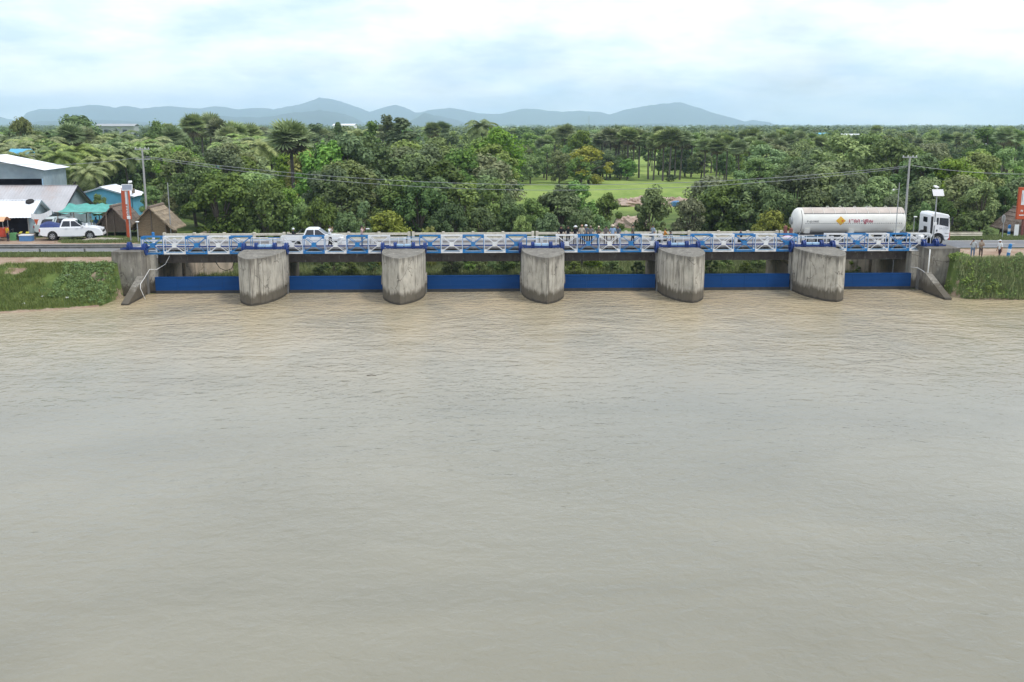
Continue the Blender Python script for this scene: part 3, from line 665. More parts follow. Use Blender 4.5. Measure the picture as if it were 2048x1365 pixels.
# guardrails
def guardrail(label, x0, x1, y, z, mt_='rail_steel'):
    t = thing('guardrail', label, 'guardrail', (x0, y, z)); o = (x0, y, z)
    sec = [(-.04, .42), (.03, .48), (.03, .54), (-.04, .59), (-.04, .63), (.03, .68), (.03, .74), (-.04, .80), (-.075, .80), (-.005, .73), (-.005, .69), (-.075, .63), (-.075, .59), (-.005, .53), (-.005, .49), (-.075, .42)]
    n = max(1, round((x1 - x0) / 3.8))
    for j in range(n):
        a, b2 = x0 + (x1 - x0) * j / n, x0 + (x1 - x0) * (j + 1) / n; L = b2 - a - .01
        MB().add([(0, yy_, zz2) for yy_, zz2 in sec] + [(L, yy_, zz2) for yy_, zz2 in sec],
                 [(i, (i + 1) % 16, 16 + (i + 1) % 16, 16 + i) for i in range(16)] + [tuple(range(16)), tuple(range(16, 32))[::-1]]).build('beam', mt_, t).location = (a - x0, 0, 0)
        MB().box(-.07, .07, .035, .15, -.2, .78).build('post', mt_, t).location = (a - x0 + .1, 0, 0)
guardrail('grey steel guardrail along the near edge of the road on the left', -54, -30.6, 91.9, 3.1)
guardrail('grey steel guardrail on the far side of the road behind the tanker cab', 41.2, 50.2, 99.2, 3.15, 'cream_paint')
# ------------------------------------------------------------------ vehicles
def wheel(t, x, y, z, r, w, rimmat='rim', spokes=6, name='wheel'):
    mb = MB(); s = -1 if y < 0 else 1
    mb.lathe([(-w / 2, r * .62), (-w / 2, r * .92), (-w / 2 + .03, r), (w / 2 - .03, r), (w / 2, r * .92), (w / 2, r * .62)], (0, 0, 0), 'y', 24)
    o = mb.build(name, 'tyre', t, smooth=False); o.location = (x, y, z)
    mb = MB(); f = s * (w / 2 + .004)
    mb.lathe([(f - s * .06, r * .60), (f, r * .60), (f, r * .52), (f - s * .05, r * .50)], (0, 0, 0), 'y', 20)
    for k in range(spokes):
        a = 2 * math.pi * k / spokes; mb.bar((0, f - s * .01, 0), (math.cos(a) * r * .53, f - s * .01, math.sin(a) * r * .53), .05, r * .2)
    mb.build('rim', rimmat, o); return o
def arc(cx, cz, r, a0, a1, n=9): return [(cx + r * math.cos(a0 + (a1 - a0) * k / n), cz + r * math.sin(a0 + (a1 - a0) * k / n)) for k in range(n + 1)]
def pickup(name, label, loc, rotz, paint, tarp=False, canopy=False, sc=1.0):
    t = thing(name, label, 'pickup truck', loc, rotz, None, sc)
    P = [(-2.66, .52), (-2.68, 1.06), (-2.6, 1.12), (-1.0, 1.12), (0.95, 1.12), (1.5, 1.13), (2.25, 1.04), (2.55, .92), (2.66, .70), (2.66, .42), (2.45, .38)]
    P += arc(1.62, .38, .46, 0.0, math.pi, 9) + arc(-1.6, .38, .46, 0.0, math.pi, 9) + [(-2.45, .42)]
    MB().prof(P, [-.93, -.90, -.6, .6, .90, .93], [.975, 1, 1, 1, 1, .975]).build('body', paint, t, bevel=.02)
    lo = [(-.95, -.87), (1.12, -.87), (1.12, .87), (-.95, .87)]; hi = [(-.72, -.70), (.30, -.70), (.30, .70), (-.72, .70)]; tp = [(-.62, -.58), (.12, -.58), (.12, .58), (-.62, .58)]
    vs = [(x, y, 1.10) for x, y in lo] + [(x, y, 1.70) for x, y in hi] + [(x, y, 1.77) for x, y in tp]
    MB().add(vs, [(i, (i + 1) % 4, 4 + (i + 1) % 4, 4 + i) for i in range(4)] + [(4 + i, 4 + (i + 1) % 4, 8 + (i + 1) % 4, 8 + i) for i in range(4)] + [(8, 9, 10, 11), (3, 2, 1, 0)]).build('cabin', paint, t, bevel=.03)
    def side(x, z, s):
        f = (z - 1.10) / .60; return (x, s * ((.87 + (.70 - .87) * f) + .008), z)
    for s in (-1, 1):
        for (a, b2, c2, d2) in (((-.80, 1.18), (-.04, 1.18), (-.05, 1.63), (-.62, 1.63)), ((.04, 1.18), (.98, 1.18), (.36, 1.63), (.04, 1.63))):
            MB().add([side(*q, s) for q in (a, b2, c2, d2)], [(0, 1, 2, 3)]).build('side_window', 'glass_dark', t)
        MB().box(.95, 1.15, s * .93 - .1, s * .93 + .1, 1.13, 1.28).build('mirror', paint, t, bevel=.03)
        MB().box(2.44, 2.60, s * .72 - .16, s * .72 + .16, .80, .97).build('headlight', 'lamp_clear', t, bevel=.02)
        MB().box(-2.70, -2.55, s * .83 - .10, s * .83 + .105, .78, 1.04).build('tail_light', 'lamp_red', t, bevel=.02)
        for x in (-.45, .45): MB().box(x, x + .2, s * .94 - .02, s * .94 + .02, .98, 1.02).build('door_handle', 'rim', t)
        MB().box(-.95, 1.0, s * .93 - .05, s * .93 + .07, .33, .39).build('side_step', 'rim', t)
    wsx = lambda z, o=.008: 1.12 + (.30 - 1.12) * (z - 1.10) / .60 + o
    MB().add([(wsx(1.16), -.76, 1.16), (wsx(1.16), .76, 1.16), (wsx(1.66), .64, 1.66), (wsx(1.66), -.64, 1.66)], [(0, 1, 2, 3)]).build('windscreen', 'glass_dark', t)
    rx_ = lambda z: -.95 + .23 * (z - 1.10) / .60 - .008
    MB().add([(rx_(1.22), -.7, 1.22), (rx_(1.22), .7, 1.22), (rx_(1.62), .6, 1.62), (rx_(1.62), -.6, 1.62)], [(0, 1, 2, 3)]).build('rear_window', 'glass_dark', t)
    MB().box(2.60, 2.72, -.85, .85, .40, .62).build('front_bumper', paint, t, bevel=.03)
    MB().box(2.635, 2.69, -.5, .5, .66, .84).build('grille', 'black_plastic', t, bevel=.01)
    MB().box(-2.78, -2.62, -.86, .86, .42, .60).build('rear_bumper', 'rim', t, bevel=.03)
    MB().box(-2.80, -2.785, -.26, .26, .47, .57).build('number_plate', 'sign_white', t)
    MB().box(-2.4, 2.4, -.6, .6, .28, .45).build('chassis', 'chassis', t)
    for x in (1.62, -1.6):
        for s in (-1, 1): wheel(t, x, s * .80, .38, .38, .25)
    if tarp:
        r = random.Random(3); mb = MB(); n, m_ = 12, 8; vs = []
        for i in range(n + 1):
            for j in range(m_ + 1):
                u, v = i / n, j / m_; x = -2.62 + 1.72 * u; y = -.88 + 1.76 * v
                zc_ = 1.13 + .50 * math.sin(math.pi * min(1, max(0, v))) ** .55 * (math.sin(math.pi * min(.98, .12 + u * .8)) ** .6) * (1 - .35 * u) + r.uniform(-.03, .03)
                vs.append((x, y, zc_))
        mb.add(vs, [(i * (m_ + 1) + j, (i + 1) * (m_ + 1) + j, (i + 1) * (m_ + 1) + j + 1, i * (m_ + 1) + j + 1) for i in range(n) for j in range(m_)]).build('load_tarpaulin', 'tarp_navy', t, smooth=True)
    elif canopy:
        q = [(-2.58, -.85), (-1.0, -.85), (-1.0, .85), (-2.58, .85)]; q2 = [(-2.40, -.68), (-.8, -.68), (-.8, .68), (-2.40, .68)]
        MB().add([(x, y, 1.12) for x, y in q] + [(x, y, 1.70) for x, y in q2], [(0, 1, 5, 4), (1, 2, 6, 5), (2, 3, 7, 6), (3, 0, 4, 7), (4, 5, 6, 7)]).build('bed_canopy', paint, t, bevel=.04)
        for s in (-1, 1):
            yv = lambda z: s * (.85 - .17 * (z - 1.12) / .58 + .008)
            MB().add([(-2.38, yv(1.2), 1.2), (-1.08, yv(1.2), 1.2), (-1.0, yv(1.58), 1.58), (-2.26, yv(1.58), 1.58)], [(0, 1, 2, 3)]).build('canopy_window', 'glass_dark', t)
    else:
        MB().box(-2.55, -1.05, -.80, .80, 1.122, 1.13).build('dark_bed_plate', 'black_plastic', t)  # flat dark plate standing in for the open bed's shaded hollow
        mb = MB()
        for y in (-.7, .7): mb.tube([(-2.0, y, 1.12), (-1.3, y, 1.5), (-1.05, y, 1.62)], .03, 6)
        mb.tube([(-1.3, -.7, 1.5), (-1.3, .7, 1.5)], .03, 6); mb.build('roll_bar', 'black_plastic', t)
    return t
pickup('pickup_truck', 'white pickup parked on the left roadside with a navy tarpaulin over its bed', (-39.45, 102.9, 3.14), math.radians(9), 'car_white', tarp=True, sc=1.08).scale.z = 1.16
pickup('pickup_truck', 'pale mint pickup with bed canopy parked behind the tarpaulin-loaded one', (-41.3, 106.4, 3.16), math.radians(4), 'car_mint', canopy=True, sc=1.12)
pickup('pickup_truck', 'white pickup standing on the bridge behind the person in the white shirt', (-14.35, 94.4, ROAD_Z), 0.0, 'car_white', sc=1.06)

# text set into a surface as thin raised lettering
def text_mesh(body, size, bold=0.0):
    cu = bpy.data.curves.new('lettering', 'FONT'); cu.body = body; cu.size = size; cu.align_x = 'CENTER'; cu.align_y = 'CENTER'; cu.offset = bold; cu.resolution_u = 3
    o = bpy.data.objects.new('lettering_tmp', cu); C.objects.link(o); bpy.context.view_layer.update()
    me = bpy.data.meshes.new_from_object(o.evaluated_get(bpy.context.evaluated_depsgraph_get())); bpy.data.objects.remove(o); bpy.data.curves.remove(cu); return me
def wall_text(body, size, material, parent, loc, bold=0.0, rotz=0.0, name='lettering'):
    me = text_mesh(body, size, bold); me.materials.clear(); me.materials.append(MT[material])
    o = meshobj(name, me, parent); o.location = loc; o.rotation_euler = (math.pi / 2, 0, rotz); return o

# tanker lorry, tank side towards the river
TX0, TX1, TKY = 26.55, 38.55, 95.0
t = thing('tanker_lorry', 'white tanker lorry with red lettering and yellow diamond crossing the right of the bridge', 'lorry', (32.5, TKY, ROAD_Z)); tank_root = t
a = PY(1583, 440, TKY).x - 32.5; b2 = PY(1808, 440, TKY).x - 32.5
R, zc_ = 1.19, 2.30
prof_ = [(a, .05)] + [(a + .62 * (1 - math.cos(u)), R * math.sin(u)) for u in np.linspace(.2, math.pi / 2, 7)] + [(b2 - .62 * (1 - math.cos(u)), R * math.sin(u)) for u in np.linspace(math.pi / 2, .2, 7)] + [(b2, .05)]
tk = MB().lathe(prof_, (0, 0, zc_), 'x', 40).build('tank', 'tank_white', t, smooth=True)
def on_tank(x, z, o=.006): return (x, -math.sqrt(max(.01, (R + o) ** 2 - z * z)), zc_ + z)
mb = MB(); n = 8
for (u0, u1) in ((a + .85, b2 - .35),):
    vs = []
    for x in (u0, u1):
        for k in range(n + 1):
            th = math.radians(38) + (math.pi - 2 * math.radians(38)) * k / n; vs.append((x, -math.cos(th) * (R + .02), zc_ + math.sin(th) * (R + .02)))
    mb.add(vs, [(k, k + 1, n + 2 + k, n + 1 + k) for k in range(n)])
mb.build('top_walkway', 'tank_top', tk)
for k in range(9):
    x = a + 1.7 + k * (b2 - a - 2.4) / 8
    MB().tube([(x, -math.cos(u) * (R + .035), zc_ + math.sin(u) * (R + .035)) for u in np.linspace(math.radians(36), math.radians(90), 6)], .022, 5).build('hoop_rib', 'tank_white', tk)
MB().tube([on_tank(a + .85, R * .615, .03), on_tank(b2 - .35, R * .615, .03)], .022, 5).build('side_rail', 'chassis', tk)
for fx in (.31, .42, .55, .66, .69, .82):
    MB().tube([(a + (b2 - a) * fx + .13 * math.cos(u), -.1, zc_ + R + .13 * math.sin(u)) for u in np.linspace(0, math.pi, 7)], .022, 5).build('lifting_eye', 'tank_white', tk)
nd = 44
for k in range(nd):
    x = a + .95 + k * (b2 - a - 1.5) / nd
    MB().add([on_tank(x, -.20), on_tank(x + .11, -.20), on_tank(x + .11, -.155), on_tank(x, -.155)], [(0, 1, 2, 3)]).build('dash_mark', 'ink_black', tk)
MB().tube([(a + .64 + .0, -math.cos(u) * (R + .012), zc_ + math.sin(u) * (R + .012)) for u in np.linspace(-1.2, 1.0, 14)], .02, 5).build('end_seam', 'chassis', tk)
MB().lathe([(-.12, .30), (-.12, .34), (.1, .34), (.1, .30)], (a - .02, 0, zc_), 'x', 18).build('manhole', 'galvanised', tk)
MB().tube([(a + .62, -1.0, zc_ - .85), (a + .42, -1.05, zc_ - 1.25)], .03, 6).build('drain_pipe', 'galvanised', tk)
dx = PY(1682, 440, 93.8).x - 32.5; dz = -.0 + .06
# yellow hazard diamond with a grey column mark and an orange star
zs_ = np.linspace(-.42, .42, 15); MB().add([on_tank(dx + s_ * .47 * (1 - abs(z_) / .42), dz + z_, .008) for z_ in zs_ for s_ in (-1, 1)], [(2 * q_, 2 * q_ + 1, 2 * q_ + 3, 2 * q_ + 2) for q_ in range(14)]).build('diamond_mark', 'hazard_yellow', tk)
MB().add([on_tank(dx - .13, dz - .22, .014), on_tank(dx - .02, dz - .22, .014), on_tank(dx - .02, dz + .22, .014), on_tank(dx - .13, dz + .22, .014)], [(0, 1, 2, 3)]).build('diamond_column', 'ink_grey', tk)
star = [(dx + .16 + (.14 if k % 2 == 0 else .07) * math.cos(k * math.pi / 5), dz + (.14 if k % 2 == 0 else .07) * math.sin(k * math.pi / 5)) for k in range(10)]
MB().add([on_tank(x, z, .014) for x, z in star], [tuple(range(10))]).build('diamond_star', 'hazard_orange', tk)
def tank_text(body, size, x, z, material, bold=0.0):
    me = text_mesh(body, size, bold); me.materials.clear(); me.materials.append(MT[material])
    for v in me.vertices: v.co = Vector(on_tank(x + v.co.x, z + v.co.y, .032))
    return meshobj('lettering', me, tk)
x1 = PY(1709, 440, 93.8).x - 32.5
kt = .72; tz_ = .05
for ch, dx_ in (('\u17c1', -.46), ('\u178f', -.10), ('\u179b', .38), ('\u17b6', .80), ('\u17a0', 1.58), ('\u17b6', 1.94), ('\u179f', 2.34)): tank_text(ch, .62 * kt, x1 - .12 + dx_ * kt, tz_, 'ink_red', .014)
tank_text('\u1782', .36 * kt, x1 - .12 + 1.58 * kt, tz_ - .22, 'ink_red', .01)
mb = MB(); mb.add([on_tank(x1 - .12 + 1.14 * kt + .09 * math.cos(u), tz_ + .01 + .08 * math.sin(u), .012) for u in np.linspace(0, 2 * math.pi, 9)[:-1]], [tuple(range(8))]); mb.build('logo_mark', 'ink_grey', tk)
tank_text('P 60-040E', .27, PY(1626, 443, 93.8).x - 32.5, .0, 'ink_black')
# trailer frame and running gear
MB().box(a + .5, b2 + .2, -.5, .5, .98, 1.2).build('trailer_frame', 'chassis', t)
for x in (a + 1.2, (a + b2) / 2, b2 - 1.0): MB().hexa([(x - .25, -1.0, 1.202), (x + .25, -1.0, 1.202), (x + .25, 1.0, 1.202), (x - .25, 1.0, 1.202), (x - .25, -1.12, 1.62), (x + .25, -1.12, 1.62), (x + .25, 1.12, 1.62), (x - .25, 1.12, 1.62)]).build('saddle', 'tank_white', t)
for x in (a + 1.6, a + 2.9, a + 4.2):
    for s in (-1, 1): wheel(t, x, s * 1.02, .52, .52, .34, 'rim', 8)
    MB().tube([(x, -1.0, .52), (x, 1.0, .52)], .09, 8).build('axle', 'chassis', t)
MB().box(a + .95, a + 4.9, -1.2, -.88, 1.08, 1.12).build('mudguard', 'chassis', t); MB().box(a + .3, a + .5, -1.15, 1.15, .6, .8).build('rear_bumper', 'tank_white', t)
MB().box(a + 5.3, a + 6.6, -1.16, -.72, .5, 1.1).build('tool_box', 'white_paint', t, bevel=.03)
for s in (-1, 1): MB().box(b2 - 2.3, b2 - 2.12, s * .8 - .09, s * .8 + .09, .05, 1.0).build('landing_leg', 'white_paint', t)
# tractor
cx0 = PY(1838, 450, 96.2).x - 32.5
cf = cx0 + 1.78
P = [(cx0, 1.0), (cx0, 2.85), (cx0 + .14, 3.05), (cx0 + .75, 3.09), (cf - .12, 2.90), (cf, 2.72), (cf + .10, 1.85), (cf + .12, .75), (cf - .25, .45), (cf - .28, .62)] + arc(cf - .98, .55, .66, .1, math.pi - .25, 9) + [(cf - 1.66, .85)]
cab = MB().prof(P, [-1.24, -1.18, 1.18, 1.24], [.97, 1, 1, .97]).build('cab', 'car_white', t, bevel=.03)
for s in (-1, 1):
    f = s * 1.248
    MB().add([(cf - .95, f, 1.98), (cf - .06, f, 1.78), (cf - .10, f, 2.55), (cf - .95, f, 2.62)], [(0, 1, 2, 3)]).build('door_window', 'glass_dark', cab)
    MB().add([(cf - 1.24, f, 1.98), (cf - 1.02, f, 1.98), (cf - 1.02, f, 2.62), (cf - 1.24, f, 2.62)], [(0, 1, 2, 3)]).build('quarter_window', 'glass_dark', cab)
    MB().box(cf - 1.2, cf - 1.08, f - .03, f + .03, 1.35, 1.52).build('door_handle', 'black_plastic', cab)
    MB().box(cx0 + .02, cx0 + .26, min(f, f - s * .25), max(f, f - s * .25), 1.05, 2.75).build('air_duct', 'black_plastic', cab, bevel=.03)
    MB().tube([(cf - .1, f, 2.62), (cf + .2, f + s * .2, 2.62)], .03, 6).build('mirror_arm', 'black_plastic', cab)
    MB().box(cf + .1, cf + .22, f + s * .22 - .12, f + s * .22 + .12, 1.95, 2.65).build('mirror', 'black_plastic', cab, bevel=.03)
    MB().box(cf - .05, cf + .14, s * .95 - .2, s * .95 + .2, .62, .9).build('headlight', 'lamp_clear', cab)
    MB().box(cf + .05, cf + .15, s * 1.15 - .08, s * 1.15 + .08, .55, 1.25).build('corner_reflector', 'lamp_red', cab)
    for z in (.55, .85, 1.15): MB().box(cf - .36, cf + .02, f - .012, f + .02, z, z + .05).build('step', 'galvanised', cab)
MB().add([(cx0 - .012, -.55, 2.15), (cx0 - .012, .35, 2.15), (cx0 - .012, .35, 2.62), (cx0 - .012, -.55, 2.62)], [(0, 1, 2, 3)]).build('rear_window', 'glass_dark', cab)
MB().add([(cx0 - .012, -.60, 1.2), (cx0 - .012, .15, 1.2), (cx0 - .012, .15, 1.75), (cx0 - .012, -.60, 1.75)], [(0, 1, 2, 3)]).build('rear_recess', 'black_plastic', cab)
MB().add([(cf + .112, -1.05, 1.9), (cf + .112, 1.05, 1.9), (cf + .022, 1.02, 2.7), (cf + .022, -1.02, 2.7)], [(0, 1, 2, 3)]).build('windscreen', 'glass_dark', cab)
wall_text('3A-2736', .26, 'ink_grey', cab, (cf - .48, -1.252, 1.62))
MB().box(b2 - 2.6, cf - .4, -.45, .45, .62, .96).build('tractor_frame', 'chassis', t)
MB().lathe([(0, .3), (.02, .32), (1.2, .32), (1.22, .3)], (cx0 - 1.7, -.95, .72), 'x', 14).build('fuel_tank', 'white_paint', t)
wheel(t, cf - .98, -1.02, .54, .54, .32, 'rim', 8); wheel(t, cf - .98, 1.02, .54, .54, .32, 'rim', 8)
for x in (b2 - .9, b2 + .4):
    for s in (-1, 1): wheel(t, x, s * 1.0, .54, .54, .5, 'rim', 8)
MB().box(b2 - 1.6, b2 + 1.1, -1.2, -.75, 1.12, 1.18).build('mudguard', 'white_paint', t)
MB().blob((cx0 - .45, -.6, 1.25), (.3, .25, .22), 10, 7).build('air_tank', 'black_plastic', t)

# three-wheeler at the left edge
t = thing('cargo_tricycle', 'red cargo tricycle with a peach canopy at the far left roadside', 'tricycle', (-46.6, 102.2, 3.14), math.radians(3))
MB().box(-1.3, 1.0, -.65, .65, .42, 1.25).build('cargo_box', 'cart_red', t, bevel=.03)
mb = MB(); n = 8
vs = [(x, -.85 + 1.7 * k / n, 1.98 + .38 * math.sin(math.pi * k / n)) for x in (-1.5, 1.15) for k in range(n + 1)]
vs += [(x, y, z - .06) for x, y, z in vs]
m_ = 2 * (n + 1)
fs = [(k, k + 1, n + 2 + k, n + 1 + k) for k in range(n)] + [(m_ + k, m_ + n + 1 + k, m_ + n + 2 + k, m_ + k + 1) for k in range(n)] + [(k, m_ + k, m_ + k + 1, k + 1) for k in range(n)] + [(n + 1 + k, n + 2 + k, m_ + n + 2 + k, m_ + n + 1 + k) for k in range(n)] + [(0, n + 1, m_ + n + 1, m_), (n, m_ + n, m_ + 2 * n + 1, 2 * n + 1)]
mb.add(vs, fs).build('canopy', 'canopy_orange', t)
for x in (-1.25, .95):
    for y in (-.62, .62): MB().tube([(x, y, 1.2), (x, y, 2.02)], .03, 6).build('canopy_post', 'galvanised', t)
for y in (-.6, .6): wheel(t, -.6, y, .3, .3, .14)
wheel(t, 1.7, 0.0, .3, .3, .12); MB().tube([(1.0, 0, .5), (1.55, 0, .65), (1.6, 0, 1.1)], .05, 6).build('front_fork', 'chassis', t); MB().tube([(1.55, -.35, 1.1), (1.55, .35, 1.1)], .03, 6).build('handlebar', 'chassis', t)
MB().box(-1.0, -.5, -.66, -.652, .7, .9).build('side_plate', 'sign_white', t)

def motorbike(label, x, y, rotz=0.0, cargo=False):
    t = thing('motorcycle', label, 'motorcycle', (x, y, ROAD_Z), rotz)
    for wx_ in (-.62, .62):
        mb = MB(); mb.lathe([(-.05, .20), (-.05, .26), (0, .29), (.05, .26), (.05, .20)], (0, 0, 0), 'y', 18); w = mb.build('wheel', 'tyre', t); w.location = (wx_, 0, .29)
        mb = MB()
        for k in range(3): a_ = k * math.pi / 3; mb.bar((-math.cos(a_) * .22, 0, -math.sin(a_) * .22), (math.cos(a_) * .22, 0, math.sin(a_) * .22), .02)
        mb.build('spokes', 'rim', w)
    MB().prof([(-.75, .62), (-.7, .78), (.05, .74), (.2, .62), (.15, .38), (-.3, .36)], [-.12, -.09, .09, .12], [.85, 1, 1, .85]).build('frame_body', 'black_plastic', t)
    MB().prof([(-.72, .78), (-.65, .86), (.0, .80), (.05, .75)], [-.13, .13]).build('seat', 'chassis', t)
    MB().prof([(.25, .62), (.42, 1.0), (.52, .98), (.5, .55)], [-.14, -.1, .1, .14], [.8, 1, 1, .8]).build('front_fairing', 'black_plastic', t)
    MB().tube([(.62, 0, .29), (.42, 0, 1.02)], .03, 6).build('fork', 'rim', t); MB().tube([(.36, -.32, 1.06), (.42, 0, 1.03), (.36, .32, 1.06)], .018, 6).build('handlebar', 'chassis', t)
    for s in (-1, 1):
        MB().tube([(.38, s * .28, 1.06), (.40, s * .34, 1.2)], .01, 5).build('mirror_stalk', 'chassis', t); MB().blob((.40, s * .35, 1.25), (.03, .07, .05), 8, 6).build('mirror', 'rim', t)
    MB().blob((.52, 0, .92), (.06, .09, .08), 8, 6).build('headlight', 'lamp_clear', t)
    return t
motorbike('dark motorcycle ridden past the tailgate of the pickup on the bridge', PY(590, 470, 96.6).x, 96.6)
motorbike('motorcycle on the bridge road carrying a rider in dark blue, right of the fourth pier', PY(1477, 475, 94.2).x, 94.2, math.pi)
motorbike('motorcycle on the bridge road ridden by the person in orange', PY(1333, 475, 95.5).x, 95.5)
t = thing('hand_cart', 'small cart on the road behind the tanker under two upright rusty cylinders', 'cart', (PY(1576, 470, 93.6).x, 93.6, ROAD_Z))
MB().box(-.75, .75, -.45, .45, .5, .6).build('cart_bed', 'wood_post', t); MB().box(-.75, .75, -.47, -.45, .6, .95).build('side_board', 'pale_blue_paint', t); MB().box(-.75, .75, .45, .47, .6, .95).build('side_board', 'pale_blue_paint', t)
for y in (-.5, .5): wheel(t, 0, y, .34, .34, .09)
cz = ROAD_Z + .6
tag(MB().lathe([(0, .17), (1.25, .17), (1.32, .13), (1.36, .06)], (0, 0, 0), 'z', 14).build('rusty_cylinder', 'rust_brown'), 'upright rusty brown cylinder on the cart, left one of the pair', 'cylinder', 'rusty cylinders on the cart').location = (t.location.x - .22, 93.75, cz)
tag(MB().lathe([(0, .17), (1.05, .17), (1.12, .13), (1.16, .06)], (0, 0, 0), 'z', 14).build('rusty_cylinder', 'rust_brown'), 'upright rusty brown cylinder on the cart, right one nearer the tanker', 'cylinder', 'rusty cylinders on the cart').location = (t.location.x + .24, 93.55, cz)
tag(MB().blob((0, 0, .22), (.6, .36, .24), 12, 8, jit=.16, seed=5).build('cloth_sack', 'cloth_lilac', smooth=True), 'lilac cloth sack heaped on the cart behind the tanker', 'sack').location = (t.location.x - .12, 93.30, cz)

# ------------------------------------------------------------------ people
for n_, c_ in dict(c_black=(.012, .012, .016), c_navy=(.02, .028, .06), c_beige=(.42, .38, .30), c_grey=(.17, .165, .165), c_olive=(.085, .085, .06), c_brown=(.10, .07, .06), c_taupe=(.16, .135, .13), c_sky=(.30, .42, .60),
                   c_slate=(.10, .13, .17), c_bluegrey=(.28, .34, .40), c_orange=(.60, .24, .04), c_white=(.72, .73, .74), c_jeans=(.11, .17, .27), c_khaki=(.27, .22, .17), c_maroon=(.055, .022, .03), c_yellow=(.62, .38, .03), c_blue=(.05, .20, .42), c_straw=(.62, .55, .42), c_tan=(.50, .30, .20), c_stripe=(.42, .44, .45), c_pink=(.50, .36, .34)).items(): cloth(n_, c_)
def person(label, loc, face, shirt, trousers, arms='down', head='hair', lean=0.0, hgt=1.64, step=0.0, sleeve=True, hatcol='c_white', sit=False):
    """face: heading angle, 0 looks towards the river (-Y); body grown from one skeleton with the skin modifier"""
    k = hgt * 1.055 / 1.66; t = thing('person', label, 'person', loc, face, None)
    J, E_, Rr = [], [], []
    def j(p, r, par=None):
        J.append(Vector(p) * k); Rr.append(r * k if not isinstance(r, tuple) else (r[0] * k, r[1] * k))
        if par is not None: E_.append((par, len(J) - 1))
        return len(J) - 1
    seg = {}
    hz = .92 if not sit else .62
    def up(p):            # upper body leans about the hips
        x, y, z = p; z0 = z - .92; return (x, y * math.cos(lean) - z0 * math.sin(lean), hz + z0 * math.cos(lean) + y * math.sin(lean))
    pel = j(up((0, 0, .92)), (.15, .11)); sp = j(up((0, 0, 1.12)), (.135, .10), pel); ch = j(up((0, .01, 1.33)), (.165, .115), sp); nk = j(up((0, .01, 1.45)), .06, ch)
    hd = j(up((0, -.015, 1.535)), (.078, .09), nk); tp_ = j(up((0, -.005, 1.63)), (.07, .08), hd)
    seg[(nk, hd)] = seg[(hd, tp_)] = 1
    hands = []
    for s in (-1, 1):
        A = {'down': [(.245, .02, 1.12), (.255, -.07, .87)], 'rail': [(.27, -.06, 1.14), (.20, -.32, 1.06)], 'raise': [(.25, -.16, 1.20), (.07, -.24, 1.50)], 'hips': [(.33, .05, 1.15), (.19, -.06, .98)],
             'crossed': [(.23, -.07, 1.12), (.05, -.23, 1.20)], 'one': [(.25, -.14, 1.18), (.09, -.22, 1.48)] if s < 0 else [(.245, .02, 1.12), (.22, -.12, .90)], 'bars': [(.26, -.16, 1.18), (.24, -.42, 1.10)]}[arms]
        sh = j(up((s * .185, .01, 1.385)), .062, ch); el = j(up((s * A[0][0], A[0][1], A[0][2])), .043, sh); wr = j(up((s * A[1][0], A[1][1], A[1][2])), .03, el)
        d = (J[wr] - J[el]).normalized() * .085 * k; J.append(J[wr] + d); Rr.append((.036 * k, .02 * k)); E_.append((wr, len(J) - 1)); he = len(J) - 1
        seg[(wr, he)] = 1
        if sleeve: seg[(el, wr)] = 1
        hands.append((J[he], d.normalized(), s))
        if sit: hp = j((s * .10, 0, .60), .088, pel); kn = j((s * .16, -.40, .60), .062, hp); an = j((s * .16, -.32, .22), .042, kn); to = j((s * .16, -.47, .17), .04, an)
        else:
            st = step * s; hp = j((s * .095, 0, .86), .088, pel); kn = j((s * .10, -.03 - st * .5, .48), .06, hp); an = j((s * .105, .02 - st, .085), .042, kn); to = j((s * .11, -.13 - st, .04), .04, an)
        for q in ((pel, hp), (hp, kn), (kn, an)): seg[q] = 2
        seg[(an, to)] = 3
    me = bpy.data.meshes.new('body'); me.from_pydata([tuple(v) for v in J], E_, [])
    o = bpy.data.objects.new('body_tmp', me); C.objects.link(o); md = o.modifiers.new('s', 'SKIN'); md.use_smooth_shade = True
    for q, r in enumerate(Rr):
        sv = me.skin_vertices[0].data[q]; sv.radius = r if isinstance(r, tuple) else (r, r); sv.use_root = (q == 0)
    sb = o.modifiers.new('d', 'SUBSURF'); sb.levels = 1; sb.render_levels = 1
    bpy.context.view_layer.update(); m2 = bpy.data.meshes.new_from_object(o.evaluated_get(bpy.context.evaluated_depsgraph_get())); bpy.data.objects.remove(o)
    # fingers, nose and ears join the same body mesh
    mb = MB(); mb.v = [tuple(v.co) for v in m2.vertices]; mb.f = [tuple(p.vertices) for p in m2.polygons]; bpy.data.meshes.remove(m2)
    keys = list({tuple(e): seg.get(tuple(e), 0) for e in E_}.items())
    for f in mb.f:
        c_ = sum((Vector(mb.v[i]) for i in f), Vector()) / len(f); best = (9, 0)
        for (p, q), s_ in keys:
            ab = J[q] - J[p]; u = max(0, min(1, (c_ - J[p]).dot(ab) / max(ab.length_squared, 1e-9))); dd = (c_ - J[p] - ab * u).length
            if dd < best[0]: best = (dd, s_)
        mb.m.append(best[1])
    for (hp_, d, s) in hands:
        u = d.cross(Vector((0, 1, .3))).normalized(); cv = u.cross(d).normalized()
        for q in range(4):
            b_ = hp_ + u * (q - 1.5) * .019 * k - d * .02 * k; L = (.062, .072, .068, .052)[q] * k
            mb.tube([b_, b_ + d * L * .6, b_ + d * L + cv * .018 * k], [.0095 * k, .0085 * k, .006 * k], 5, 1)
        b_ = hp_ - d * .055 * k + u * s * .03 * k; mb.tube([b_, b_ + (d * .6 + u * s * .8) * .035 * k, b_ + (d * 1.2 + u * s * .8) * .055 * k], [.012 * k, .011 * k, .008 * k], 5, 1)
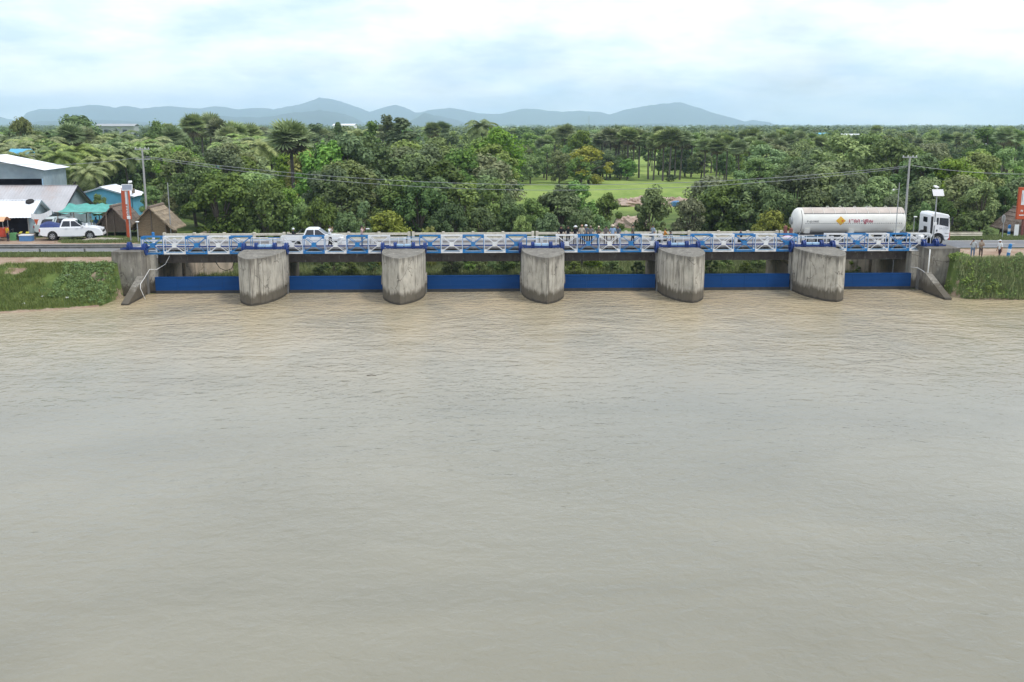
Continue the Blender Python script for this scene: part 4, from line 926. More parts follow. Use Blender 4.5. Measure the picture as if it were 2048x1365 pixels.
    hc = J[hd] + (J[tp_] - J[hd]) * .45; upv = (J[tp_] - J[nk]).normalized(); fv = Vector((0, -1, 0)); fv = (fv - upv * fv.dot(upv)).normalized()
    nb = hc + fv * .085 * k - upv * .02 * k; mb.tube([nb - fv * .02 * k + upv * .03 * k, nb + fv * .02 * k], [.008 * k, .014 * k], 5, 1)
    for s in (-1, 1): mb.blob(hc + Vector((s * .078 * k, .01, 0)), (.012 * k, .022 * k, .032 * k), 6, 5, 1); mb.blob(hc + fv * .078 * k + Vector((s * .03 * k, 0, .012 * k)), (.012 * k, .008 * k, .006 * k), 6, 4, 3)
    mb.tube([hc + fv * .078 * k - upv * .06 * k + Vector((-.025 * k, 0, 0)), hc + fv * .082 * k - upv * .06 * k + Vector((.025 * k, 0, 0))], .006 * k, 5, 3)
    mb.build('body', [shirt, 'skin', trousers, 'shoe'], t, smooth=True, keepn=True)
    tt = J[tp_]
    if head == 'hair' or head == 'cap':
        m_ = 'hair' if head == 'hair' else hatcol; mb = MB(); n = 12; vs = []
        for i in range(6):
            a_ = math.pi * .56 * i / 5
            for q in range(n):
                b_ = 2 * math.pi * q / n; back = 1 + (.55 if math.sin(b_) > 0 else 0) * (i / 5) ** 2
                vs.append(tt + Vector((.092 * k * math.sin(a_) * math.cos(b_), .012 + .104 * k * math.sin(a_) * math.sin(b_), -.005 + (.078 * math.cos(a_) + (-.05 * (back - 1) * 1.6)) * k)))
        mb.add(vs, [(i * n + q, i * n + (q + 1) % n, (i + 1) * n + (q + 1) % n, (i + 1) * n + q) for i in range(5) for q in range(n)] + [tuple(range(n))]).build('hair' if head == 'hair' else 'cap', m_, t, smooth=True)
        if head == 'cap': MB().add([tt + Vector((x * k, y * k, z * k)) for x, y, z in ((-.075, -.07, .0), (.075, -.07, .0), (.055, -.19, -.015), (-.055, -.19, -.015), (-.075, -.07, .012), (.075, -.07, .012), (.055, -.19, -.005), (-.055, -.19, -.005))], [(0, 1, 2, 3), (7, 6, 5, 4), (0, 4, 5, 1), (1, 5, 6, 2), (2, 6, 7, 3), (3, 7, 4, 0)]).build('cap_peak', m_, t)
    elif head == 'hat':
        mb = MB(); mb.lathe([(-.03 * k, .19 * k), (-.015 * k, .195 * k), (.0, .105 * k), (.07 * k, .098 * k), (.095 * k, .07 * k), (.10 * k, .01)], tuple(tt + Vector((0, .005, .0))), 'z', 16); mb.build('hat', hatcol, t, smooth=False)
    elif head == 'helmet':
        mb = MB(); mb.lathe([(-.06 * k, .115 * k), (.0, .125 * k), (.05 * k, .11 * k), (.085 * k, .07 * k), (.10 * k, .01)], tuple(tt), 'z', 14); mb.build('helmet', hatcol, t, smooth=True)
    return t
WY, WZ = 90.35, 3.80
def onwalk(px): return (PY(px, 480, WY).x, WY, WZ)
rl = math.radians
person('person in black shirt and dark trousers at the left end of the onlookers, elbow out', onwalk(1122), rl(6), 'c_black', 'c_black', 'hips', 'hair', .12)
person('person in black, hatless, second from the left among the onlookers', onwalk(1136), rl(-4), 'c_black', 'c_black', 'rail', 'hair', .16)
person('person in black with a white brimmed hat at the truss rail', onwalk(1150), rl(8), 'c_black', 'c_brown', 'rail', 'hat', .2)
person('person in beige shirt, tan cap and blue jeans at the truss rail', onwalk(1163), rl(10), 'c_beige', 'c_navy', 'rail', 'cap', .08, 1.7, hatcol='c_tan')
p_ = onwalk(1173); person('person in a white helmet half hidden behind the grey-shirted onlooker', (p_[0], p_[1] + .55, p_[2]), rl(-5), 'c_slate', 'c_black', 'down', 'helmet', .05)
person('person in grey shirt and black trousers beside the white helmet, at the rail', onwalk(1181), rl(-6), 'c_grey', 'c_black', 'rail', 'cap', .16, hatcol='c_khaki')
person('person in dark olive shirt and pale cap standing alone between two onlooker clusters', onwalk(1197), rl(0), 'c_olive', 'c_black', 'crossed', 'cap', .05, 1.6, hatcol='c_straw')
person('person in brown-grey shirt bending over the white truss panel', onwalk(1211), rl(8), 'c_taupe', 'c_taupe', 'rail', 'hair', .3)
person('person in sky blue shirt and straw hat at the truss rail', onwalk(1225), rl(-6), 'c_sky', 'c_khaki', 'rail', 'hat', .12, 1.68, hatcol='c_straw')
person('person in slate shirt at the right end of the main onlooker row', onwalk(1236.5), rl(-30), 'c_slate', 'c_black', 'rail', 'hair', .22)
person('person in dark olive standing apart on the walkway, turned right', (PY(1265, 480, 90.6).x, 90.6, WZ), rl(60), 'c_olive', 'c_black', 'down', 'hair', .04, 1.66, .1)
person('person in pale blue-grey shirt and jeans with a dark bag, left of the fourth pier', (PY(1306, 480, 90.9).x, 90.9, WZ), rl(-60), 'c_bluegrey', 'c_bluegrey', 'one', 'hair', .06, 1.62)
person('person in orange on a motorcycle behind the fourth pier', (PY(1334, 475, 95.5).x - .25, 95.5, ROAD_Z + .17), rl(90), 'c_orange', 'c_navy', 'bars', 'hair', .12, 1.6, sit=True)
person('person in grey leaning on the handrail above the fourth pier, arms out', (PY(1345, 480, 90.2).x, 90.2, WZ - .42), rl(-70), 'c_slate', 'c_slate', 'bars', 'hair', .35, 1.6)
person('person in white shirt and black trousers holding a phone up before the bridge pickup', onwalk(660), rl(70), 'c_white', 'c_black', 'raise', 'hair', .02, 1.7, .08)
ph = onwalk(724); person('photographer in pinkish brown jacket and jeans aiming a camera to the right', ph, rl(80), 'c_pink', 'c_jeans', 'raise', 'hair', .02, 1.7)
person('rider in dark blue shirt on a motorcycle behind the fifth truss', (PY(1477, 475, 94.2).x + .25, 94.2, ROAD_Z + .17), rl(-90), 'c_navy', 'c_black', 'bars', 'hair', .1, 1.6, sit=True)
person('rider in black with a white helmet behind the pickup on the bridge', (PY(590, 470, 96.6).x - .25, 96.6, ROAD_Z + .17), rl(90), 'c_black', 'c_black', 'bars', 'helmet', .15, 1.62, sit=True)
def onz(px, py): p = PZ(px, py, 2.9); return (p.x, p.y, Hs(p.x, p.y))
person('person in striped pale shirt and jeans on the right dirt track, hand to face', onz(1944, 519), rl(-20), 'c_stripe', 'c_jeans', 'one', 'hair', .0, 1.62, .06)
person('person in beige shirt and brown trousers with folded arms on the right dirt track', onz(1960, 520), rl(5), 'c_khaki', 'c_brown', 'crossed', 'hair', .0, 1.64)
person('person in white shirt, white cap and maroon trousers walking by the leaning post', onz(1998, 522), rl(-75), 'c_white', 'c_maroon', 'down', 'cap', .1, 1.64, .17)
person('short person in yellow shirt standing beside the red tricycle', (-45.15, 101.4, 3.14), rl(-30), 'c_yellow', 'c_navy', 'down', 'hair', .1, 1.42)
person('person in blue shirt under the teal awning', (PY(192, 445, 108).x, 108, 3.18), rl(20), 'c_blue', 'c_navy', 'down', 'hair', .0, 1.6)
t = thing('camera', 'camera with a pale telephoto lens held up by the photographer', 'camera', (ph[0] + .32, ph[1] - .08, ph[2] + 1.54), 0)
MB().box(-.07, .05, -.08, .08, -.06, .06).build('camera_body', 'black_plastic', t, bevel=.01); MB().lathe([(.05, .04), (.12, .05), (.32, .055), (.36, .06), (.37, .03)], (0, 0, 0), 'x', 12).build('lens', 'sign_white', t)
tag(MB().box(-.14, .14, -.06, .06, -.18, .16).build('shoulder_bag', 'c_navy', bevel=.04), 'dark bag at the hip of the person in pale blue-grey', 'bag').location = (PY(1303, 480, 90.6).x - .05, 90.68, WZ + .88)

# ------------------------------------------------------------------ poles, lamps, signs, wires
def upole(label, px, ytop, Y, arms):
    top = PY(px, ytop, Y); z0 = Hs(top.x, Y); t = thing('utility_pole', label, 'pole', (top.x, Y, z0)); h = top.z - z0
    MB().tube([(0, 0, -.3), (0, 0, h)], [.135, .085], 10).build('shaft', 'pole_concrete', t)
    for z in arms: MB().box(-.75, .75, -.05, .05, h - z - .05, h - z + .05).build('crossarm', 'galvanised', t)
    for x in (-.65, -.2, .3, .65): MB().lathe([(0, .04), (.08, .06), (.12, .03)], (x, 0, h - arms[0] + .05), 'z', 8).build('insulator', 'sign_white', t)
    return top
pl_ = upole('concrete power pole rising from the trees on the left', 284, 297, 108, (.1, 1.1)); pr_ = upole('concrete power pole behind the front of the tank', 1820, 313, 101.2, (.1,))
def wire(label, p, q, sag, group='power lines strung along the road'):
    p, q = Vector(p), Vector(q); pts = [p.lerp(q, k / 24) - Vector((0, 0, sag * 4 * (k / 24) * (1 - k / 24))) for k in range(25)]
    mb = MB(); mb.tube([v - p for v in pts], .022, 5); o = mb.build('power_line', 'wire', None); o.location = p; tag(o, label, 'wire', group)
for dz, dy, s_, w_ in ((-.95, 0, 2.35, 'upper'), (-1.1, .5, 2.75, 'lower')):
    wire('%s of the two sagging power lines between the two poles, crossing above the bridge' % w_, pl_ + Vector((.2, dy * .4, dz + .15)), pr_ + Vector((-.2, dy * .4, dz)), s_)
wire('power line from the left pole out of the picture past the tall tin shed', pl_ + Vector((-.3, 0, -.9)), PY(-40, 324, 104), .5)
wire('power line from the right pole out of the picture to the right', pr_ + Vector((.3, 0, -.9)), PY(2100, 348, 101), .3)
def solar_lamp(label, px, pyb, pyt, Y, rz):
    top = PY(px, pyt, Y); z0 = Hs(top.x, Y); t = thing('solar_street_lamp', label, 'street lamp', (top.x, Y, z0)); h = top.z - z0
    MB().tube([(0, 0, -.1), (0, 0, h - .35)], [.075, .055], 10).build('shaft', 'galvanised', t)
    w = MB().hexa([(-.45, -.30, -.02), (.45, -.30, -.02), (.45, .30, -.02), (-.45, .30, -.02), (-.45, -.30, .03), (.45, -.30, .03), (.45, .30, .03), (-.45, .30, .03)]).build('solar_panel', 'solar_panel', t); w.location = (.05, -.1, h - .35); w.rotation_euler = (math.radians(55), 0, rz)
    for (x0, x1, y0, y1) in ((-.49, -.45, -.34, .34), (.45, .49, -.34, .34), (-.45, .45, -.34, -.30), (-.45, .45, .30, .34)): MB().box(x0, x1, y0, y1, -.03, .04).build('panel_frame', 'sign_white', w)
    MB().tube([(0, 0, h - .5), (.1, .25, h - .05), (.15, .6, h + .1)], .035, 6).build('lamp_arm', 'galvanised', t)
    l_ = MB().box(-.16, .16, -.28, .28, -.06, .06).build('lamp_head', 'sign_white', t, bevel=.03); l_.location = (.15, .62, h + .14); l_.rotation_euler = (math.radians(12), 0, rz)
    MB().box(-.16, .16, -.14, -.08, h * .4, h * .4 + .3).build('control_box', 'sign_white', t, bevel=.02)
solar_lamp('solar street lamp in front of the orange sign tower on the left', 253, 484, 368, 100.2, .2)
solar_lamp('solar street lamp standing in front of the tanker cab on the right', 1875, 490, 378, 91.6, 0.0)
def slim_pole(label, px, pyt, Y, r=.045, head=None):
    top = PY(px, pyt, Y); z0 = Hs(top.x, Y); t = thing('slim_pole', label, 'pole', (top.x, Y, z0)); h = top.z - z0
    MB().tube([(0, 0, -.2), (0, 0, h)], [r * 1.3, r], 8).build('shaft', 'galvanised', t)
    if head == 'side': MB().tube([(0, 0, h - .6), (-.55, 0, h - .55)], .02, 6).build('arm', 'galvanised', t); MB().lathe([(0, .1), (.06, .1), (.1, .04)], (-.5, 0, h - .68), 'z', 10).build('lamp_head', 'sign_white', t)
    if head == 'top': MB().blob((.05, -.08, h), (.2, .16, .07), 10, 6).build('lamp_head', 'sign_white', t)
slim_pole('slim grey pole rising behind the right slope of the thatched hut', 335, 366, 104.5)
slim_pole('thin grey pole with a small side lamp in front of the tank', 1799, 366, 91.75, .04, 'side')
slim_pole('short grey lamp post with a round white head beside the thatched hut', 274, 444, 99.8, .05, 'top')
slim_pole('short pale lamp post in the gap between tank and cab', 1829, 434, 100.5, .04, 'top')
# orange sign tower on the left
p0 = PY(250, 376, 103.4); z0 = 3.15; t = thing('sign_tower', 'tall narrow orange roadside sign on a steel leg at the left', 'sign', (p0.x, 103.4, z0), rl(-28)); h = p0.z - z0
MB().box(-.45, .45, -.16, .16, h - 3.1, h).build('panel', 'sign_orange', t, bevel=.03); MB().box(-.14, .14, -.1, .1, -.1, h - 3.1).build('leg', 'sign_orange', t)
MB().box(.10, .40, -.178, -.165, h - 1.6, h - .35).build('white_inset', 'sign_white', t)
for k in range(7): MB().box(.12 + .05 * (k % 2), .34, -.178, -.165, h - 1.85 - k * .16, h - 1.76 - k * .16).build('lettering_bar', 'sign_white', t)
# orange sign at the right edge
p0 = PY(2047, 375, 101.6); z0 = Hs(p0.x, 101.6); t = thing('shop_sign', 'orange sign board with white panels on a post at the right edge', 'sign', (p0.x + .55, 101.6, z0)); h = p0.z - z0
MB().box(-1.0, 1.0, -.15, .15, h - 3.2, h).build('board', 'sign_orange', t, bevel=.03); MB().box(-.72, -.12, -.166, -.155, h - 1.75, h - .3).build('white_panel', 'sign_white', t); MB().box(-.02, .7, -.166, -.155, h - 1.75, h - .3).build('white_panel', 'sign_white', t)
for x in (-.66, -.42, .1, .35): MB().box(x, x + .04, -.172, -.167, h - 1.5, h - .6).build('lettering_bar', 'ink_black', t)
wall_text('PS', .26, 'sign_white', t, (-.55, -.158, h - 2.35), .01); MB().box(-.8, -.3, -.166, -.155, h - 2.82, h - 2.72).build('lettering_bar', 'sign_white', t)
MB().box(-.32, -.12, -.1, .1, -.1, h - 3.2).build('post', 'rust_brown', t); MB().box(-1.05, -.6, -.02, .02, .1, 1.25).build('hanging_cloth', 'sign_white', t)
p0 = PY(2008, 438, 100.4); t = thing('round_road_sign', 'round traffic sign seen from behind on a grey post at the right', 'sign', (p0.x, 100.4, Hs(p0.x, 100.4))); h = p0.z - t.location.z
MB().tube([(0, 0, -.1), (0, 0, h + .3)], .04, 8).build('post', 'galvanised', t); d_ = MB().lathe([(-.012, .42), (.012, .42)], (0, 0, 0), 'y', 24).build('disc', 'galvanised', t); d_.location = (0, .06, h); d_.rotation_euler = (0, 0, rl(38)); MB().lathe([(-.02, .30), (-.014, .30)], (0, 0, 0), 'y', 20).build('disc_centre', 'rail_steel', d_)

# ------------------------------------------------------------------ village on the left
def corr(mb, p00, p10, p01, p11, n, amp=.03, th=.02):
    """corrugated sheet between four corners (p00-p10 along the ridge, p01-p11 along the eave)"""
    p00, p10, p01, p11 = map(Vector, (p00, p10, p01, p11)); nrm = (p10 - p00).cross(p01 - p00).normalized()
    if nrm.z < 0: nrm = -nrm
    vs = []
    for k in range(n + 1):
        f = k / n; o = nrm * (amp if k % 2 else 0); vs += [p00.lerp(p10, f) + o, p01.lerp(p11, f) + o]
    m_ = len(vs); vs += [v - nrm * th for v in vs]
    fs = [(2 * k, 2 * k + 2, 2 * k + 3, 2 * k + 1) for k in range(n)] + [(m_ + 2 * k, m_ + 2 * k + 1, m_ + 2 * k + 3, m_ + 2 * k + 2) for k in range(n)]
    return mb.add(vs, fs)
def gable_house(name, label, x0, x1, y0, y1, z0, ze, zr, roofmat, wallmat, cat='shed', over=.5, open_front=False, sheet=1.6, posts=None, rotz=0.0, endmat=None):
    """ridge along x; front eave towards the river"""
    cx, cy_ = (x0 + x1) / 2, (y0 + y1) / 2; t = thing(name, label, cat, (cx, cy_, z0), rotz); X, Y = (x1 - x0) / 2, (y1 - y0) / 2; ze -= z0; zr -= z0
    ro = bpy.data.objects.new('roof', None)
    n = max(1, round((2 * X + 2 * over) / sheet)); sl = (zr - ze) / Y
    first = None
    for s in (-1, 1):
        for k in range(n):
            a_ = -X - over + (2 * X + 2 * over) * k / n; b_ = -X - over + (2 * X + 2 * over) * (k + 1) / n
            ye, zee = s * (Y + over), ze - sl * over; dz = .012 * (k % 2)
            o = corr(MB(), (a_ - .02, s * .02, zr + dz), (b_ + .02, s * .02, zr + dz), (a_ - .02, ye, zee + dz), (b_ + .02, ye, zee + dz), 10).build('roof_sheet', roofmat, t)
    MB().bar((-X - over, 0, zr + .05), (X + over, 0, zr + .05), .22, .06).build('ridge_cap', roofmat, t)
    for s in (-1, 1):
        MB().add([(s * X, -Y, 0), (s * X, Y, 0), (s * X, Y, ze), (s * X, 0, zr - .06), (s * X, -Y, ze), (s * (X - .06), -Y, 0), (s * (X - .06), Y, 0), (s * (X - .06), Y, ze), (s * (X - .06), 0, zr - .06), (s * (X - .06), -Y, ze)],
                 [(0, 1, 2, 3, 4), (9, 8, 7, 6, 5), (0, 5, 6, 1), (1, 6, 7, 2), (2, 7, 8, 3), (3, 8, 9, 4), (4, 9, 5, 0)]).build('end_wall', endmat or wallmat, t)
        for sy in (-1, 1): MB().bar((s * (X + over), sy * (Y + over), ze - sl * over - .06), (s * (X + over), 0, zr - .06), .05, .16).build('barge_board', 'dark_interior' if roofmat != 'tin_white' else 'tin_blue_grey', t)
    MB().box(-X, X, Y - .06, Y, 0, ze).build('back_wall', wallmat, t)
    if not open_front: MB().box(-X, X, -Y, -Y + .06, 0, ze).build('front_wall', wallmat, t)
    else:
        for x in np.linspace(-X + .05, X - .05, posts or 4): MB().box(x - .05, x + .05, -Y - .05, -Y + .05, 0, ze - .05).build('post', 'pole_concrete', t)
        MB().box(-X, X, -Y - .04, -Y + .04, ze - .2, ze - .05).build('eave_beam', 'wood_post', t)
        for z, s_ in ((.02, 1), ): MB().box(-X + .07, X - .07, -Y + .1, Y - .1, 0, z).build('floor', 'red_dirt', t)
        MB().box(-X + .06, X - .06, Y * .3, Y * .3 + .05, 0, ze).build('inner_wall', 'dark_interior', t)
    return t
gable_house('roadside_shed', 'open roadside shed with bright white tin roof at the left edge', -56, -44.2, 104.2, 109.0, 3.15, 5.45, 6.75, 'tin_white', 'dark_interior', open_front=True, posts=5, endmat='tin_blue_grey', over=.45)
gable_house('tin_roof_house', 'house with large rusty grey tin roof behind the white-roofed shed', -60, -43.4, 110.2, 118.5, 3.15, 5.55, 7.75, 'tin_grey', 'tin_blue_grey', cat='house', over=.5, endmat='tin_blue_grey')
# tall tin building: gable end towards the river, open upper floor with a railing
t = thing('tall_tin_building', 'tall blue-grey tin building with white roof and open upper floor at far left', 'building', (-58.2, 128.5, 3.1), rl(4))
Wd, Dp, ze, zr = 7.2, 4.3, 6.0, 7.5
for s in (-1, 1):
    for k in range(6):
        a_, b_ = -Dp - .5 + (2 * Dp + 1.0) * k / 6, -Dp - .5 + (2 * Dp + 1.0) * (k + 1) / 6
        corr(MB(), (0.02 * s, a_, zr), (0.02 * s, b_ + .03, zr), (s * (Wd + .4), a_, ze - .1), (s * (Wd + .4), b_ + .03, ze - .1), 10).build('roof_sheet', 'tin_white', t)
MB().add([(-Wd, -Dp, 4.9), (Wd, -Dp, 4.9), (Wd, -Dp, ze), (0, -Dp, zr - .08), (-Wd, -Dp, ze), (-Wd, -Dp + .06, 4.9), (Wd, -Dp + .06, 4.9), (Wd, -Dp + .06, ze), (0, -Dp + .06, zr - .08), (-Wd, -Dp + .06, ze)], [(0, 1, 2, 3, 4), (9, 8, 7, 6, 5), (0, 5, 6, 1), (1, 6, 7, 2), (2, 7, 8, 3), (3, 8, 9, 4), (4, 9, 5, 0)]).build('gable_wall', 'tin_blue_grey', t)
for k in range(5): a_ = -Dp + 2 * Dp * k / 5; MB().box(Wd - .05, Wd, a_ + .01, a_ + 2 * Dp / 5 - .01, 2.6, ze - .05).build('side_panel', 'tin_blue_grey', t); MB().box(Wd - .04, Wd - .001, a_ + .01, a_ + 2 * Dp / 5 - .01, 0, 2.58).build('side_panel', 'board_grey', t)
MB().box(-Wd, -Wd + .05, -Dp, Dp, 0, ze).build('side_wall', 'tin_blue_grey', t); MB().box(-Wd, Wd, Dp - .05, Dp, 0, ze).build('back_wall', 'dark_interior', t)
MB().box(-Wd, Wd - .06, -Dp + .1, Dp - .1, 2.35, 2.55).build('upper_floor', 'board_grey', t); MB().box(-Wd + .06, Wd - .06, -Dp + .02, -Dp + .08, 0, 2.34).build('lower_wall', 'board_grey', t); MB().box(-Wd + .06, Wd - .06, .5, .55, 2.56, 5.9).build('inner_wall', 'dark_interior', t)
for x in (-Wd + .1, -2.4, 1.6, Wd - .12): MB().box(x - .07, x + .07, -Dp - .02, -Dp + .1, 2.56, 4.9).build('post', 'pale_blue_paint' if x > 5 else 'pole_concrete', t)
MB().box(-Wd, 2.2, -Dp - .05, -Dp - .0, 3.5, 3.56).build('balcony_rail', 'galvanised', t)
for k in range(12): x = -Wd + .2 + k * .82; MB().box(x, x + .05, -Dp - .05, -Dp - .01, 2.56, 3.5).build('baluster', 'galvanised', t)
for k in range(3): MB().box(2.3 + k * 1.6, 2.3 + k * 1.6 + 1.58, -Dp - .06, -Dp - .02, 2.3, 3.6).build('balcony_panel', 'tin_blue_grey' if k % 2 else 'pale_blue_paint', t)
# sky blue house with striped roof
t = gable_house('blue_house', 'sky blue house with striped white roof among trees behind the sign', -47.8, -43.0, 123, 130, 2.9, 6.0, 7.0, 'tin_white', 'wall_sky', cat='house', over=.4, rotz=rl(90), sheet=.9)
t.location = (-44.0, 127, 2.9)
MB().box(-2.2, -1.2, -3.52, -3.44, 3.3, 3.9).build('gable_vent', 'wood_post', t)
# teal awning
t = thing('tarpaulin_awning', 'patched teal tarpaulin awning on poles behind the parked pickups', 'awning', (-39.35, 107, 3.15))
mb = MB(); r_ = random.Random(11); n, m_ = 16, 6; vs = []
for i_ in range(n + 1):
    for j_ in range(m_ + 1): u, v = i_ / n, j_ / m_; vs.append((-2.6 + 5.0 * u, -1.6 + 3.6 * v + .15 * math.sin(u * 9), 2.5 + .65 * v - .18 * math.sin(math.pi * ((u * 3) % 1)) - .25 * math.sin(math.pi * v) + r_.uniform(-.05, .05)))
mb.add(vs, [(i_ * (m_ + 1) + j_, (i_ + 1) * (m_ + 1) + j_, (i_ + 1) * (m_ + 1) + j_ + 1, i_ * (m_ + 1) + j_ + 1) for i_ in range(n) for j_ in range(m_)]).build('tarpaulin', 'tarp_teal', t, smooth=True)
for x in (-2.5, -.9, .8, 2.3):
    for y, z in ((-1.55, 2.45), (1.9, 3.05)): MB().tube([(x, y, -.1), (x + .05, y, z)], .045, 6).build('pole', 'wood_post', t)
MB().tube([(-2.6, -1.6, 2.46), (2.4, -1.6, 2.46)], .035, 6).build('edge_pole', 'wood_post', t)
# banner hung at the shed's end, tyre on its roof
mb = MB(); n = 10; vs = []
for k in range(n + 1):
    u = k / n; x = 2.1 * u; zt = .25 + .45 * u - .28 * math.sin(math.pi * u); zb = zt - .55 - (.55 if 2 <= k <= 4 else .1) * math.sin(math.pi * min(1, u * 1.4)) ; vs += [(x, .05 * math.sin(k), zt), (x, .05 * math.sin(k + 1), zb)]
o = mb.add(vs, [(2 * k, 2 * k + 1, 2 * k + 3, 2 * k + 2) for k in range(n)]).build('banner', 'sign_white'); o.location = tuple(PY(62, 432, 103.4)); tag(o, 'sagging white and orange cloth banner hung at the end of the white-roofed shed', 'banner')
mb = MB(); mb.add([(.25, -.02, -.35), (.75, -.02, -.35), (.45, -.02, -.95)], [(0, 1, 2)]); mb.build('orange_corner', 'sign_orange', o)
tr = MB(); tr.lathe([(-.09, .26), (-.09, .38), (0, .42), (.09, .38), (.09, .26)], (0, 0, 0), 'z', 22); tr = tr.build('old_tyre', 'tyre'); tr.location = (-44.75, 106.2, 6.66); tr.rotation_euler = (rl(24), 0, 0); tag(tr, 'old tyre lying on the white tin roof near its ridge', 'tyre')
# thatched huts
def hut(label, x0, x1, y0, y1, z0, ze, zr, thatchm, wallm, raised=0.0, name='thatched_hut'):
    """gable end towards the river, ridge along y"""
    cx, cy_ = (x0 + x1) / 2, (y0 + y1) / 2; X, Y = (x1 - x0) / 2, (y1 - y0) / 2; t = thing(name, label, 'hut', (cx, cy_, z0)); e, r = ze - z0, zr - z0; ov = .75; q = random.Random(int(abs(x0) * 10))
    for s in (-1, 1):
        rows = 5
        for k in range(rows):
            f0, f1 = k / rows, (k + 1.18) / rows; xa, xb = s * (X + ov) * f0, s * (X + ov) * f1; slope = (r - e) / X
            za, zb = r - abs(xa) * slope + .10 - .012 * k, r - abs(xb) * slope + .14 - .012 * k
            mb = MB(); n = 14; vs = []
            for i_ in range(n + 1):
                y = -Y - .6 + (2 * Y + 1.2) * i_ / n; jx, jz = q.uniform(-.07, .07), q.uniform(-.03, .03); vs += [(xa, y, za), (xb + s * abs(jx), y, zb + jz)]
            m_ = len(vs); vs += [(x, y, z - .12) for x, y, z in vs]
            mb.add(vs, [(2 * i_, 2 * i_ + 2, 2 * i_ + 3, 2 * i_ + 1) for i_ in range(n)] + [(m_ + 2 * i_, m_ + 2 * i_ + 1, m_ + 2 * i_ + 3, m_ + 2 * i_ + 2) for i_ in range(n)] + [(2 * i_ + 1, 2 * i_ + 3, m_ + 2 * i_ + 3, m_ + 2 * i_ + 1) for i_ in range(n)] + [(0, 1, m_ + 1, m_), (2 * n, m_ + 2 * n, m_ + 2 * n + 1, 2 * n + 1)]).build('thatch_row', thatchm, t)
    q2 = np.random.default_rng(int(abs(x0) * 7)); ns = 1500; sx_ = q2.choice([-1, 1], ns); fr = q2.random(ns) ** .8 * (X + ov - .1); yy2 = q2.uniform(-Y - .62, Y + .62, ns); slope = (r - e) / X; ln = q2.uniform(.25, .6, ns); lift = q2.uniform(.10, .19, ns)
    A_ = np.stack([sx_ * fr, yy2, r - fr * slope + lift], -1); B_ = np.stack([sx_ * (fr + ln * .8), yy2 + q2.normal(size=ns) * .06, r - (fr + ln * .8) * slope + lift * .8], -1); wv = np.array([0, .022, .004])
    st_ = meshobj('loose_straw', quads_mesh('loose_straw', np.stack([A_ - wv, A_ + wv, B_ + wv * .5, B_ - wv * .5], 1).reshape(-1, 3), 4, 'straw_pale' if thatchm == 'thatch' else 'straw_dark'), t); st_['kind'] = 'stuff'
    mb = MB(); mb.tube([(0, -Y - .65, r + .08), (0, Y + .65, r + .08)], .16, 8); mb.build('ridge', 'thatch_old', t)
    for y in (-Y, Y - .05):
        MB().add([(-X, y, raised), (X, y, raised), (X, y, e), (0, y, r - .05), (-X, y, e), (-X, y + .05, raised), (X, y + .05, raised), (X, y + .05, e), (0, y + .05, r - .05), (-X, y + .05, e)], [(0, 1, 2, 3, 4), (9, 8, 7, 6, 5), (0, 5, 6, 1), (1, 6, 7, 2), (2, 7, 8, 3), (3, 8, 9, 4), (4, 9, 5, 0)]).build('gable_wall', wallm, t)
    for s in (-1, 1): MB().box(min(s * X, s * (X - .05)), max(s * X, s * (X - .05)), -Y + .051, Y - .051, raised, e).build('side_wall', wallm, t)
    for x in (-X, 0, X):
        for y in (-Y, Y): MB().tube([(x, y - .06, -.15), (x, y - .06, e + (r - e) * (1 if x == 0 else 0) - .1)], .055, 6).build('post', 'wood_post', t)
    if raised: MB().box(-X, X, -Y, Y, raised - .1, raised).build('floor', 'wood_post', t)
    return t
hut('thatched hut with woven walls beside the left end of the bridge', -33.6, -30.8, 104.4, 108.0, 3.15, 4.75, 6.12, 'thatch', 'woven_wall', .25)
hut('dark old thatched hut behind the orange sign tower', -37.7, -35.3, 106.2, 110.0, 3.15, 4.7, 6.1, 'thatch_old', 'woven_dark', .5)
hut('thatched hut with sagging roof at the right edge, half hidden by trees', 56.0, 59.2, 103.2, 107.0, Hs(56, 104), Hs(56, 104) + 1.3, Hs(56, 104) + 2.6, 'thatch_old', 'woven_dark', .2)
# stall clutter by the road
t = thing('market_table', 'low wooden stall table by the shed posts', 'table', (-44.0, 102.6, 3.15)); MB().box(-.9, .9, -.4, .4, .55, .62).build('table_top', 'wood_post', t)
for x in (-.8, .8):
    for y in (-.33, .33): MB().box(x - .04, x + .04, y - .04, y + .04, -.05, .55).build('leg', 'wood_post', t)
t = thing('cooler_box', 'blue and white cooler box beside the stall table', 'cooler', (-43.5, 101.7, 3.12)); MB().box(-.6, .6, -.35, .35, 0, .55).build('box', 'cooler_blue', t, bevel=.04); MB().box(-.63, .63, -.38, .38, .552, .66).build('lid', 'white_paint', t, bevel=.03)
for (dx, lab) in ((-.35, 'bunch of yellow bananas on the stall table, left one'), (.3, 'bunch of yellow bananas on the stall table, right one')):
    o = thing('banana_bunch', lab, 'bananas', (-44.0 + dx, 102.5, 3.77), dx)
    for k in range(6): MB().tube([(-.14 + k * .05, -.15, 0.03), (-.14 + k * .05, -.02, .14), (-.12 + k * .045, .14, .20)], [.02, .03, .015], 6).build('banana', 'banana', o, smooth=True)
tag(MB().box(-.3, .3, -.25, .25, 0, .75).build('green_crate', 'leaf_crate', bevel=.03), 'green crate between the tricycle and the cooler', 'crate').location = (-45.0, 102.3, 3.14)
t = thing('sand_heap', 'pale sand heap on the grass before the thatched hut', 'sand heap', (-36.2, 102.2, 3.1)); mb = MB(); mb.blob((0, 0, 0), (2.3, .9, .28), 18, 8, jit=.12, seed=4); mb.build('heap', 'sand', t, smooth=True)
